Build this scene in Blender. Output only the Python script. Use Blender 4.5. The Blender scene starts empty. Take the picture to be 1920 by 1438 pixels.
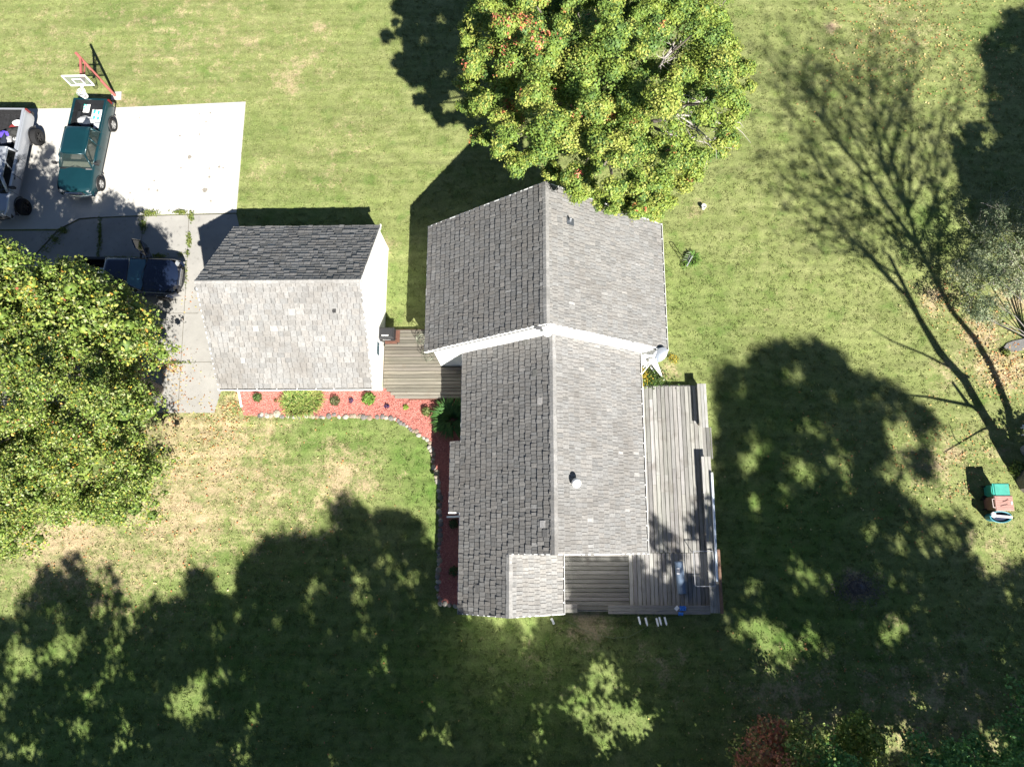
import bpy, math, random
import numpy as np
from mathutils import Vector, Matrix
random.seed(7); rng = np.random.default_rng(7)
SC = bpy.context.scene; COL = SC.collection
R_ = math.radians

# ------------------------------------------------------------------ camera, sky, sun, exposure
CF = np.array([-0.03115109, 0.22054807, -0.97487854]); CR = np.array([0.99950212, 0.00198338, -0.0314892]); CU = np.array([0.00501133, 0.97537409, 0.22050004])
CAMH, FPX = 35.0, 1331.0
cam = bpy.data.objects.new('camera', bpy.data.cameras.new('camera')); COL.objects.link(cam)
cam.data.sensor_width = 36; cam.data.sensor_fit = 'HORIZONTAL'; cam.data.lens = FPX / 1920 * 36
cam.data.clip_end = 2000; cam.data.clip_start = .5
cam.matrix_world = Matrix(((CR[0], CU[0], -CF[0], 0), (CR[1], CU[1], -CF[1], 0), (CR[2], CU[2], -CF[2], CAMH), (0, 0, 0, 1)))
SC.camera = cam
SUNS = np.array([-0.53518, 0.93390])             # ground shadow offset per metre of height
sun_dir = Vector((0.53518, -0.93390, 1)).normalized()
SUN_EL = math.asin(sun_dir.z); SUN_AZ = math.atan2(sun_dir.x, sun_dir.y)
world = bpy.data.worlds.new('World'); SC.world = world; world.use_nodes = True
wn = world.node_tree; wn.nodes.clear()
sky = wn.nodes.new('ShaderNodeTexSky'); sky.sky_type = 'NISHITA'; sky.sun_disc = False
sky.sun_elevation = SUN_EL; sky.sun_rotation = SUN_AZ; sky.air_density = .55; sky.dust_density = .15; sky.ozone_density = 1.2
bg = wn.nodes.new('ShaderNodeBackground'); bg.inputs[1].default_value = 0.05
wo = wn.nodes.new('ShaderNodeOutputWorld'); wn.links.new(sky.outputs[0], bg.inputs[0]); wn.links.new(bg.outputs[0], wo.inputs[0])
sl = bpy.data.lights.new('sun', 'SUN'); sl.energy = 5.0; sl.angle = R_(0.6); sl.color = (1, .96, .88)
so = bpy.data.objects.new('sun', sl); COL.objects.link(so); so.rotation_euler = sun_dir.to_track_quat('Z', 'Y').to_euler(); so.location = (20, -35, 60)
SC.view_settings.view_transform = 'Standard'; SC.view_settings.look = 'None'; SC.view_settings.gamma = 1
SC.view_settings.exposure = 1.44

# ------------------------------------------------------------------ helpers
def at(px, py, z=0.0):
    """world point at height z seen at photo pixel (px, py)"""
    d = CF + CR * (px - 960) / FPX - CU * (py - 719) / FPX
    return np.array([0, 0, CAMH]) + (z - CAMH) / d[2] * d
def pix(P):
    d = np.asarray(P, float) - np.array([0, 0, CAMH]); k = d @ CF
    return 960 + FPX * (d @ CR) / k, 719 - FPX * (d @ CU) / k
def nd(nt, t, **kw):
    n = nt.nodes.new(t)
    for k, v in kw.items(): setattr(n, k, v)
    return n
def mat(name, col, rough=.6, metal=0, var=(0, 0), bump=(0, 0), spec=.5, transl=0, coat=0, stretch=(1, 1, 1), alpha=1, dirt=None):
    """procedural material: colour x per-face tint x noise, optional bump; dirt = (scale, threshold, colour, amount)"""
    m = bpy.data.materials.new(name); m.use_nodes = True; nt = m.node_tree; nt.nodes.clear()
    out = nd(nt, 'ShaderNodeOutputMaterial'); b = nd(nt, 'ShaderNodeBsdfPrincipled'); L = nt.links.new
    b.inputs['Roughness'].default_value = rough; b.inputs['Metallic'].default_value = metal
    b.inputs['Specular IOR Level'].default_value = spec; b.inputs['Coat Weight'].default_value = coat
    a = nd(nt, 'ShaderNodeAttribute', attribute_name='tint')
    mx = nd(nt, 'ShaderNodeMix', data_type='RGBA', blend_type='MULTIPLY'); mx.inputs[0].default_value = 1
    mx.inputs[6].default_value = (*col, 1); L(a.outputs['Color'], mx.inputs[7]); c = mx.outputs[2]
    tc = nd(nt, 'ShaderNodeTexCoord'); mp = nd(nt, 'ShaderNodeMapping'); mp.inputs['Scale'].default_value = stretch
    L(tc.outputs['Object'], mp.inputs[0])
    if var[1]:
        n = nd(nt, 'ShaderNodeTexNoise'); n.inputs['Scale'].default_value = var[0]; n.inputs['Detail'].default_value = 6; n.inputs['Roughness'].default_value = .65
        L(mp.outputs[0], n.inputs['Vector'])
        r = nd(nt, 'ShaderNodeMapRange'); r.inputs[1].default_value = .25; r.inputs[2].default_value = .75; r.inputs[3].default_value = 1 - var[1]; r.inputs[4].default_value = 1 + var[1]
        L(n.outputs['Fac'], r.inputs[0])
        m2 = nd(nt, 'ShaderNodeMix', data_type='RGBA', blend_type='MULTIPLY'); m2.inputs[0].default_value = 1
        L(c, m2.inputs[6]); L(r.outputs[0], m2.inputs[7]); c = m2.outputs[2]
    if dirt:
        n = nd(nt, 'ShaderNodeTexNoise'); n.inputs['Scale'].default_value = dirt[0]; n.inputs['Detail'].default_value = 5
        L(tc.outputs['Object'], n.inputs['Vector'])
        r = nd(nt, 'ShaderNodeMapRange'); r.inputs[1].default_value = dirt[1]; r.inputs[2].default_value = dirt[1] + .18; r.inputs[3].default_value = 0; r.inputs[4].default_value = dirt[3]
        L(n.outputs['Fac'], r.inputs[0])
        m2 = nd(nt, 'ShaderNodeMix', data_type='RGBA'); L(r.outputs[0], m2.inputs[0]); L(c, m2.inputs[6]); m2.inputs[7].default_value = (*dirt[2], 1); c = m2.outputs[2]
    L(c, b.inputs['Base Color'])
    if bump[1]:
        n = nd(nt, 'ShaderNodeTexNoise'); n.inputs['Scale'].default_value = bump[0]; n.inputs['Detail'].default_value = 4
        L(mp.outputs[0], n.inputs['Vector']); bp = nd(nt, 'ShaderNodeBump'); bp.inputs['Strength'].default_value = bump[1]; bp.inputs['Distance'].default_value = .02
        L(n.outputs['Fac'], bp.inputs['Height']); L(bp.outputs[0], b.inputs['Normal'])
    s = b.outputs[0]
    if transl:
        t = nd(nt, 'ShaderNodeBsdfTranslucent'); L(c, t.inputs[0]); ms = nd(nt, 'ShaderNodeMixShader'); ms.inputs[0].default_value = transl
        L(s, ms.inputs[1]); L(t.outputs[0], ms.inputs[2]); s = ms.outputs[0]
    if alpha < 1:
        t = nd(nt, 'ShaderNodeBsdfTransparent'); ms = nd(nt, 'ShaderNodeMixShader'); ms.inputs[0].default_value = alpha
        L(t.outputs[0], ms.inputs[1]); L(s, ms.inputs[2]); s = ms.outputs[0]
    L(s, out.inputs[0]); return m
def prop(o, label=None, cat=None, group=None, kind=None):
    for k, v in (('label', label), ('category', cat), ('group', group), ('kind', kind)):
        if v: o[k] = v
    return o
def thing(name, label, cat, loc=(0, 0, 0), rz=0, group=None):
    o = bpy.data.objects.new(name, None); COL.objects.link(o); o.location = [float(c) for c in loc]; o.rotation_euler = (0, 0, rz); o.empty_display_size = .3
    return prop(o, label, cat, group)
def copy_tree(o, parent=None):
    c = o.copy(); COL.objects.link(c); c.parent = parent
    for ch in o.children: copy_tree(ch, c)
    return c
def npmesh(name, V, F, tint, mats, parent=None, off=None, mi=None, smooth=False):
    """V (n,3); F (m,k) all of one size, or list of lists; tint per face (m,3)"""
    V = np.asarray(V, np.float32)
    if off is not None: V = V - np.asarray(off, np.float32)
    me = bpy.data.meshes.new(name)
    if isinstance(F, np.ndarray):
        m, k = F.shape; me.vertices.add(len(V)); me.vertices.foreach_set('co', V.ravel())
        me.loops.add(m * k); me.loops.foreach_set('vertex_index', F.astype(np.int32).ravel())
        me.polygons.add(m); me.polygons.foreach_set('loop_start', np.arange(0, m * k, k, dtype=np.int32))
        me.polygons.foreach_set('loop_total', np.full(m, k, np.int32)); me.update(calc_edges=True)
    else:
        me.from_pydata([tuple(map(float, v)) for v in V], [], F); me.update()
    at_ = me.attributes.new('tint', 'FLOAT_COLOR', 'FACE')
    t = np.ones((len(me.polygons), 4), np.float32); t[:, :3] = np.asarray(tint, np.float32); at_.data.foreach_set('color', t.ravel())
    for mm in (mats if isinstance(mats, (list, tuple)) else [mats]): me.materials.append(mm)
    if mi is not None: me.polygons.foreach_set('material_index', np.asarray(mi, np.int32))
    if smooth: me.polygons.foreach_set('use_smooth', np.ones(len(me.polygons), bool))
    o = bpy.data.objects.new(name, me); COL.objects.link(o)
    if parent is not None: o.parent = parent
    elif off is not None: o.location = [float(c) for c in off]
    return o
class MB:
    def __init__(s): s.v = []; s.f = []; s.t = []; s.m = []
    def add(s, vs, fs, tint=(1, 1, 1), m=0):
        b = len(s.v); s.v += [tuple(map(float, v)) for v in vs]
        for f in fs: s.f.append([b + i for i in f]); s.t.append(tint); s.m.append(m)
        return s
    def quad(s, a, b, c, d, tint=(1, 1, 1), m=0): return s.add([a, b, c, d], [(0, 1, 2, 3)], tint, m)
    def poly(s, pts, tint=(1, 1, 1), m=0): return s.add(pts, [tuple(range(len(pts)))], tint, m)
    def frame(s, o, x, y, z, sx, sy, sz, tint=(1, 1, 1), m=0):
        """box with corner-centre o and unit axes x y z"""
        o, x, y, z = map(np.asarray, (o, x, y, z)); vs = []
        for k in (-.5, .5):
            for i, j in ((-.5, -.5), (.5, -.5), (.5, .5), (-.5, .5)): vs.append(o + x * sx * i + y * sy * j + z * sz * k)
        return s.add(vs, [(3, 2, 1, 0), (4, 5, 6, 7), (0, 1, 5, 4), (1, 2, 6, 5), (2, 3, 7, 6), (3, 0, 4, 7)], tint, m)
    def box(s, c, d, rz=0, tint=(1, 1, 1), m=0):
        a, b = math.cos(rz), math.sin(rz); return s.frame(np.array(c, float), (a, b, 0), (-b, a, 0), (0, 0, 1), *d, tint, m)
    def bbox(s, c, d, bv=.02, tint=(1, 1, 1), m=0):
        """box with chamfered top edges"""
        x, y, z = c; dx, dy, dz = [q / 2 for q in d]; vs = []
        for zz, k in ((-dz, 0), (dz - bv, 0), (dz, bv)):
            for i, j in ((-1, -1), (1, -1), (1, 1), (-1, 1)): vs.append((x + i * (dx - k), y + j * (dy - k), z + zz))
        fs = [(3, 2, 1, 0), (8, 9, 10, 11)]
        for l in (0, 4):
            for i in range(4): fs.append((l + i, l + (i + 1) % 4, l + 4 + (i + 1) % 4, l + 4 + i))
        return s.add(vs, fs, tint, m)
    def bar(s, p, q, w, h=None, up=(0, 0, 1), tint=(1, 1, 1), m=0):
        p, q = np.array(p, float), np.array(q, float); x = q - p; L = np.linalg.norm(x); x = x / L
        y = np.cross(np.array(up, float), x)
        if np.linalg.norm(y) < 1e-4: y = np.cross((1, 0, 0), x)
        y /= np.linalg.norm(y); z = np.cross(x, y); return s.frame((p + q) / 2, x, y, z, L, w, h or w, tint, m)
    def tube(s, pts, r, n=8, tint=(1, 1, 1), m=0, caps=True, closed=False):
        pts = [np.array(p, float) for p in pts]; N = len(pts); rr = r if hasattr(r, '__len__') else [r] * N; vs = []; prev = None
        for i, p in enumerate(pts):
            if closed: d = pts[(i + 1) % N] - pts[i - 1]
            else: d = pts[min(i + 1, N - 1)] - pts[max(i - 1, 0)]
            d = d / (np.linalg.norm(d) + 1e-9)
            ref = prev if prev is not None else (np.array([0, 0, 1.]) if abs(d[2]) < .9 else np.array([1., 0, 0]))
            u = ref - d * (ref @ d); u /= np.linalg.norm(u) + 1e-9; w = np.cross(d, u); prev = u
            for k in range(n): a = 2 * math.pi * k / n; vs.append(p + (u * math.cos(a) + w * math.sin(a)) * rr[i])
        fs = []
        for i in range(N if closed else N - 1):
            j = (i + 1) % N
            for k in range(n): fs.append((i * n + k, i * n + (k + 1) % n, j * n + (k + 1) % n, j * n + k))
        if caps and not closed: fs.append(tuple(range(n))[::-1]); fs.append(tuple((N - 1) * n + k for k in range(n)))
        return s.add(vs, fs, tint, m)
    def lathe(s, prof, c=(0, 0, 0), axis=2, n=20, tint=(1, 1, 1), m=0, sc=(1, 1)):
        vs = []; N = len(prof)
        for r, h in prof:
            for k in range(n):
                a = 2 * math.pi * k / n; x, y = r * math.cos(a) * sc[0], r * math.sin(a) * sc[1]
                p = (x, y, h) if axis == 2 else ((x, h, y) if axis == 1 else (h, x, y)); vs.append((p[0] + c[0], p[1] + c[1], p[2] + c[2]))
        fs = [(i * n + k, i * n + (k + 1) % n, (i + 1) * n + (k + 1) % n, (i + 1) * n + k) for i in range(N - 1) for k in range(n)]
        fs.append(tuple(range(n))[::-1]); fs.append(tuple((N - 1) * n + k for k in range(n)))
        return s.add(vs, fs, tint, m)
    def prism(s, poly, z0, z1, tint=(1, 1, 1), m=0):
        n = len(poly); vs = [(x, y, z0) for x, y in poly] + [(x, y, z1) for x, y in poly]
        return s.add(vs, [tuple(range(n))[::-1], tuple(range(n, 2 * n))] + [(i, (i + 1) % n, n + (i + 1) % n, n + i) for i in range(n)], tint, m)
    def grid(s, fn, nu, nv, tint=(1, 1, 1), m=0):
        vs = [fn(i / nu, j / nv) for i in range(nu + 1) for j in range(nv + 1)]; w = nv + 1
        return s.add(vs, [(i * w + j, (i + 1) * w + j, (i + 1) * w + j + 1, i * w + j + 1) for i in range(nu) for j in range(nv)], tint, m)
    def build(s, name, mats, parent=None, off=None, smooth=False, label=None):
        o = npmesh(name, np.array(s.v), s.f, np.array(s.t), mats, parent, off, s.m, smooth)
        if smooth == 'auto': pass
        if label: o['label'] = label
        return o
def inside(poly, x, y):
    r = False; j = len(poly) - 1
    for i in range(len(poly)):
        xi, yi = poly[i]; xj, yj = poly[j]
        if (yi > y) != (yj > y) and x < (xj - xi) * (y - yi) / (yj - yi) + xi: r = not r
        j = i
    return r
def jit(a=.1): return 1 + random.uniform(-a, a)
def g3(v, a=.06): k = v * jit(a); return (k, k * jit(.02), k * jit(.03))

# ------------------------------------------------------------------ materials
M = {}
M['white'] = mat('white_paint', (.84, .84, .82), .5, var=(1.5, .05))
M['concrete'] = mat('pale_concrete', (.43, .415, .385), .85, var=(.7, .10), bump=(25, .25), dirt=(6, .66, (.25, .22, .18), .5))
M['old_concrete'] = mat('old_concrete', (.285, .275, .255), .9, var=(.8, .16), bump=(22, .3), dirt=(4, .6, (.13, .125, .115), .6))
M['stain'] = mat('oil_stain', (.22, .20, .17), .9, var=(9, .4))
M['joint'] = mat('joint_soil', (.09, .08, .06), .95, var=(8, .3))
M['shingle'] = mat('weathered_shingle', (.217, .212, .206), .9, var=(11, .30), bump=(40, .4), dirt=(.5, .52, (.12, .108, .096), .45))
M['roof_deck'] = mat('roof_deck', (.05, .048, .046), .95)
M['gutter_in'] = mat('gutter_debris', (.10, .09, .08), .95, var=(10, .4))
M['metal'] = mat('grey_metal', (.42, .43, .45), .4, .7, var=(5, .1))
M['chrome'] = mat('chrome', (.75, .76, .78), .15, 1)
M['wood'] = mat('weathered_deck_wood', (.30, .265, .22), .85, var=(3, .3), bump=(9, .4), stretch=(1, 1, 1), dirt=(3, .62, (.16, .13, .10), .6))
M['wood_y'] = mat('weathered_plank_long', (.265, .258, .242), .85, var=(5, .36), bump=(9, .4), stretch=(4, .25, 1), dirt=(1.6, .56, (.12, .105, .09), .6))
M['wood_x'] = mat('weathered_plank_cross', (.215, .196, .158), .85, var=(5, .3), bump=(9, .4), stretch=(.25, 4, 1), dirt=(2.2, .6, (.14, .11, .08), .55))
M['wood_g'] = mat('grey_plank_cross', (.23, .222, .205), .85, var=(5, .36), bump=(9, .4), stretch=(.25, 4, 1), dirt=(2.2, .58, (.11, .10, .09), .6))
M['mulch'] = mat('red_mulch', (.42, .15, .12), .95, var=(9, .35), bump=(30, 1))
M['stone'] = mat('field_stone', (.27, .25, .215), .85, var=(9, .3), bump=(12, .4))
M['leaf'] = mat('leaf', (1, 1, 1), .55, transl=.16, spec=.3)
M['leaf_fine'] = mat('small_leaf', (1, 1, 1), .5, transl=.15, spec=.35)
M['bark'] = mat('bark', (.16, .135, .115), .95, var=(7, .3), bump=(14, .8))
M['twig'] = mat('bare_twig', (.33, .30, .28), .9, var=(9, .2))
M['tyre'] = mat('tyre_rubber', (.018, .018, .019), .9, spec=.2, bump=(40, .2))
M['rim'] = mat('alloy_rim', (.55, .55, .55), .35, .7)
M['dark_rim'] = mat('black_rim', (.03, .03, .032), .35, .3)
M['black'] = mat('black_plastic', (.022, .022, .024), .5)
M['trim'] = mat('grey_trim', (.12, .12, .125), .5)
M['glass'] = mat('window_glass', (.03, .045, .045), .04, alpha=.55, spec=.6)
M['dark_glass'] = mat('tinted_glass', (.01, .011, .012), .03, alpha=.93, spec=.6)
M['blue_glass'] = mat('sky_tinted_glass', (.03, .10, .15), .03, alpha=.9, spec=.8)  # blue of the reflected sky is put into the base colour
M['clear'] = mat('clear_acrylic', (.22, .25, .27), .08, alpha=.30)
M['green_paint'] = mat('dark_teal_paint', (.006, .036, .046), .28, .25, coat=.5, var=(1.2, .12))
M['silver_paint'] = mat('silver_paint', (.42, .44, .48), .3, .4, coat=.5)
M['navy_paint'] = mat('navy_paint', (.012, .02, .045), .22, .2, coat=.7)
M['bed'] = mat('bed_liner', (.014, .016, .019), .85, spec=.2, var=(5, .3))
M['grey_bed'] = mat('scuffed_bed', (.022, .022, .024), .85, spec=.2, var=(5, .4))
M['seat'] = mat('seat_cloth', (.20, .19, .165), .9, var=(6, .2))
M['red'] = mat('red_lens', (.16, .008, .01), .3)
M['lamp'] = mat('lamp_lens', (.3, .31, .32), .12)
M['hoop'] = mat('faded_red_steel', (.42, .13, .115), .55, .2, var=(6, .15))
M['cloth'] = mat('plain_cloth', (1, 1, 1), .8, var=(5, .1))
M['plastic'] = mat('coloured_plastic', (1, 1, 1), .5, var=(4, .22), dirt=(7, .6, (.16, .15, .12), .45))
M['iron'] = mat('wrought_iron', (.15, .165, .12), .5, .5)
M['rust'] = mat('rust_brown_wood', (.12, .052, .034), .7, var=(6, .2))
M['siding'] = None
def siding():
    m = mat('white_lap_siding', (.86, .86, .85), .55, var=(1.2, .04)); nt = m.node_tree; L = nt.links.new
    b = next(n for n in nt.nodes if n.type == 'BSDF_PRINCIPLED'); tc = nd(nt, 'ShaderNodeTexCoord')
    w = nd(nt, 'ShaderNodeTexWave', wave_type='BANDS', bands_direction='Z', wave_profile='SAW'); w.inputs['Scale'].default_value = 2.6
    L(tc.outputs['Object'], w.inputs['Vector']); bp = nd(nt, 'ShaderNodeBump'); bp.inputs['Strength'].default_value = .35; bp.inputs['Distance'].default_value = .02
    L(w.outputs['Fac'], bp.inputs['Height']); L(bp.outputs[0], b.inputs['Normal']); return m
M['siding'] = siding()

# ------------------------------------------------------------------ ground
DRY = [(400, 850, 170, .75), (640, 890, 90, .75), (330, 960, 150, .8), (120, 1010, 120, .95), (470, 930, 140, .6), (560, 960, 120, .45), (330, 800, 90, .75), (250, 1040, 150, .6), (440, 770, 40, .5), (60, 1080, 110, .4),
       (340, 60, 300, .40), (100, 90, 220, .34), (570, 110, 110, .42), (540, 150, 60, .6), (595, 50, 30, .7), (470, 80, 60, .5), (640, 260, 140, .3), (500, 320, 70, .35), (620, 330, 60, .4), (730, 460, 25, .6),
       (1755, 560, 50, .7), (1880, 690, 60, .95), (1840, 630, 60, .8), (1760, 870, 90, .5), (1860, 830, 70, .4), (1870, 1030, 80, .45), (1780, 700, 50, .5), (1900, 560, 50, .8), (1700, 60, 130, .38), (1560, 50, 17, 1.2), (1430, 230, 120, .15), (1300, 395, 30, .6),
       (1500, 500, 150, .15), (1250, 700, 25, .7), (1105, 1165, 50, .9), (230, 200, 70, .55), (100, 190, 80, .4), (1610, 1100, 40, .9), (1790, 850, 30, .9), (1500, 1330, 140, .5), (1750, 1350, 200, .5), (1250, 1250, 100, .35), (1000, 1260, 90, .3)]
LUSH_AND_SHADE = [(770, 860, 60, .9), (640, 815, 130, .6), (800, 920, 50, .9), (820, 1000, 60, .6), (1330, 560, 120, .3), (1440, 850, 70, .7), (1480, 1120, 130, .6), (1420, 1190, 60, .7), (440, 560, 10, .1), (460, 250, 50, .35), (560, 420, 120, .3), (750, 540, 40, .4), (300, 30, 40, .5), (330, 60, 50, .5), (215, 20, 60, .4), (380, 130, 30, .5),
        (260, 1290, 200, .55), (560, 1400, 200, .6), (760, 1300, 160, .5), (1290, 560, 60, .4), (1850, 60, 80, .4), (1740, 420, 60, .6), (1340, 640, 60, .4), (1250, 1190, 40, .4), (150, 1330, 260, .75), (480, 1260, 240, .75), (760, 1270, 200, .8), (1000, 1330, 200, .7), (1250, 1300, 180, .6), (1480, 1000, 190, .8), (1450, 780, 120, .6), (1620, 1200, 180, .7), (1500, 1180, 120, .9), (1880, 1250, 120, .5), (620, 1060, 110, .5)]  # large blobs put the green of the tree shade into the grass colour
def ground_val(pts, blobs):
    out = np.zeros(len(pts))
    for px, py, r, v in blobs:
        c = at(px, py)[:2]; rr = r / 38.0; d = np.hypot(pts[:, 0] - c[0], (pts[:, 1] - c[1]) * 1.15); out = np.maximum(out, v * np.exp(-(d / rr) ** 2))
    return out
def make_lawn():
    xs = np.concatenate([[-400, -150, -70, -45], np.arange(-34, 33.1, .42), [45, 70, 150, 400]]); ys = np.concatenate([[-400, -150, -70, -35], np.arange(-14, 36.1, .42), [50, 75, 150, 400]])
    X, Y = np.meshgrid(xs, ys, indexing='ij'); V = np.stack([X.ravel(), Y.ravel(), np.zeros(X.size)], 1)
    nx, ny = len(xs), len(ys); i, j = np.meshgrid(np.arange(nx - 1), np.arange(ny - 1), indexing='ij'); a = (i * ny + j).ravel()
    F = np.stack([a, a + ny, a + ny + 1, a + 1], 1)
    m = bpy.data.materials.new('lawn_grass'); m.use_nodes = True; nt = m.node_tree; nt.nodes.clear(); L = nt.links.new
    out = nd(nt, 'ShaderNodeOutputMaterial'); b = nd(nt, 'ShaderNodeBsdfPrincipled'); b.inputs['Roughness'].default_value = .85; b.inputs['Specular IOR Level'].default_value = .2; L(b.outputs[0], out.inputs[0])
    tc = nd(nt, 'ShaderNodeTexCoord')
    def noise(s, d=5, ro=.6, st=(1, 1, 1)):
        mp = nd(nt, 'ShaderNodeMapping'); mp.inputs['Scale'].default_value = st; L(tc.outputs['Object'], mp.inputs[0])
        n = nd(nt, 'ShaderNodeTexNoise'); n.inputs['Scale'].default_value = s; n.inputs['Detail'].default_value = d; n.inputs['Roughness'].default_value = ro; L(mp.outputs[0], n.inputs['Vector']); return n.outputs['Fac']
    def rng_(v, a, bb, c, d):
        r = nd(nt, 'ShaderNodeMapRange'); L(v, r.inputs[0])
        for k, q in zip((1, 2, 3, 4), (a, bb, c, d)): r.inputs[k].default_value = q
        return r.outputs[0]
    def mix(f, a, bb, bt='MIX'):
        x = nd(nt, 'ShaderNodeMix', data_type='RGBA', blend_type=bt)
        for s_, q in ((0, f), (6, a), (7, bb)):
            if isinstance(q, (int, float)): x.inputs[s_].default_value = q
            elif isinstance(q, tuple): x.inputs[s_].default_value = (*q, 1)
            else: L(q, x.inputs[s_])
        return x.outputs[2]
    def math_(op, a, bb):
        x = nd(nt, 'ShaderNodeMath', operation=op)
        for s_, q in ((0, a), (1, bb)):
            if isinstance(q, (int, float)): x.inputs[s_].default_value = q
            else: L(q, x.inputs[s_])
        return x.outputs[0]
    dry = nd(nt, 'ShaderNodeAttribute', attribute_name='dry').outputs['Fac']; lush_and_shade = nd(nt, 'ShaderNodeAttribute', attribute_name='lush_and_shade').outputs['Fac']
    c = mix(rng_(noise(1.1), .3, .7, 0, 1), GR1, GR2)
    c = mix(rng_(noise(.22, 3), .35, .65, 0, .6), c, GR3)
    c = mix(math_('MULTIPLY', lush_and_shade, rng_(noise(1.7), .3, .65, .4, 1)), c, GRL)
    df = math_('ADD', dry, math_('MULTIPLY', rng_(noise(1.3, 8, .7), .3, .7, -1, 1), .42))
    df = math_('ADD', df, math_('MULTIPLY', rng_(noise(9, 3), .3, .7, -1, 1), .22))
    c = mix(rng_(df, .34, .85, 0, 1), c, GRD)
    c = mix(rng_(dry, .95, 1.15, 0, 1), c, (.36, .24, .17))
    w = nd(nt, 'ShaderNodeTexWave', wave_type='BANDS', bands_direction='Y'); w.inputs['Scale'].default_value = .62; w.inputs['Distortion'].default_value = 7; w.inputs['Detail'].default_value = 3; w.inputs['Detail Scale'].default_value = .6
    L(tc.outputs['Object'], w.inputs['Vector']); c = mix(1.0, c, rng_(w.outputs['Fac'], 0, 1, .94, 1.06), 'MULTIPLY')
    mid = noise(3.2, 4, .7, (.8, 1, 1)); c = mix(1.0, c, rng_(mid, .3, .7, .84, 1.16), 'MULTIPLY')
    st = noise(1.5, 5, .65, (.10, 1, 1)); c = mix(1.0, c, rng_(st, .3, .7, .80, 1.2), 'MULTIPLY')
    bl = noise(.75, 5, .6, (1, 1.2, 1)); c = mix(rng_(bl, .56, .68, 0, .55), c, (.070, .135, .022))
    fine = noise(13, 4, .8, (1, .8, 1)); c = mix(1.0, c, rng_(fine, .3, .7, .66, 1.34), 'MULTIPLY')
    L(c, b.inputs['Base Color'])
    bp = nd(nt, 'ShaderNodeBump'); bp.inputs['Strength'].default_value = .7; bp.inputs['Distance'].default_value = .07; L(fine, bp.inputs['Height']); L(bp.outputs[0], b.inputs['Normal'])
    o = npmesh('lawn', V, F, np.ones((len(F), 3)), m)
    for n, bl in (('dry', DRY), ('lush_and_shade', LUSH_AND_SHADE)):
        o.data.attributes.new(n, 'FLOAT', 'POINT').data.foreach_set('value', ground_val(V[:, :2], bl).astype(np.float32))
    return prop(o, kind='structure')
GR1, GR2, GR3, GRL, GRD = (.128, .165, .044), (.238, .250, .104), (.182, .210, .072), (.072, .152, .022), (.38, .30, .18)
make_lawn()
def P2(lst, z=0): return [tuple(at(x, y, z)[:2]) for x, y in lst]
PAD = P2([(461, 192), (443.5, 399.5), (300, 403), (180, 408), (150, 410), (110, 430), (-260, 432), (-260, 214), (0, 206), (217, 203), (330, 198)])
SLAB = P2([(443.5, 402), (300, 405.5), (180, 410.5), (150, 413), (112, 433), (60, 488), (30, 500), (-300, 510), (-300, 772), (200, 774), (402, 774), (414, 735), (440, 700), (470, 520)])
OLD = P2([(109, 433.5), (58, 486), (28, 497), (-300, 506), (-300, 434.5), (-260, 434.5)])
mb = MB(); mb.prism(PAD, -.2, .045)
for px, py, r in ((395, 213, .07), (387, 230, .06), (338, 256, .06), (375, 253, .05), (393, 333, .08), (385, 358, .16), (412, 314, .08), (419, 316, .06), (296, 358, .08), (245, 363, .05), (396, 378, .07), (340, 316, .05), (393, 317, .05), (356, 295, .13), (290, 340, .05), (280, 356, .05), (262, 222, .04), (375, 215, .04)):
    c = at(px, py); mb.poly([(c[0] + r * random.uniform(.6, 1.1) * math.cos(q), c[1] + r * random.uniform(.6, 1.2) * math.sin(q), .049) for q in np.linspace(0, 6.2832, 10)[:-1]], m=1)
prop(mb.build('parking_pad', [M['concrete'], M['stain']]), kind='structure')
mb = MB(); mb.prism(SLAB, -.2, .038); mb.prism(OLD, -.2, .036)
JN = [((355, 403), (350, 520)), ((350, 520), (334, 773)), ((190, 408), (183, 520)), ((270, 405), (262, 500)), ((150, 487), (347, 483)), ((280, 588), (372, 588)), ((300, 681), (397, 679)), ((443, 401), (180, 409))]
for (a, b) in JN:
    p, q = at(*a), at(*b); p[2] = q[2] = .039; mb.bar(p, q, .022, .006, m=1)
for a, b in (((150, 411), (110, 431)), ((110, 431), (60, 486)), ((60, 486), (28, 499)), ((180, 408.5), (150, 411))):
    p, q = at(*a), at(*b); p[2] = q[2] = .040; mb.bar(p, q, .05, .008, m=1)
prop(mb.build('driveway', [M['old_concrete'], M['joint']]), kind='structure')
MUL = P2([(412, 731), (455, 731), (470, 779), (560, 782), (640, 781), (735, 786), (775, 806), (809, 832), (814, 885), (828, 905), (826, 960), (823, 1060), (822, 1132), (862, 1134), (870, 960), (872, 740), (720, 728), (640, 728)])
MUL = P2([(446, 731), (458, 779), (560, 782), (640, 781), (735, 786), (775, 806), (809, 832), (814, 885), (824, 905), (826, 960), (824, 1060), (822, 1132), (862, 1134)]) + [(-2.8, -2.6), (-2.8, 8.0), (-7.6, 7.7)]
mb = MB(); mb.prism(MUL, -.1, .05); prop(mb.build('mulch_bed', M['mulch']), kind='structure')
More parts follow.
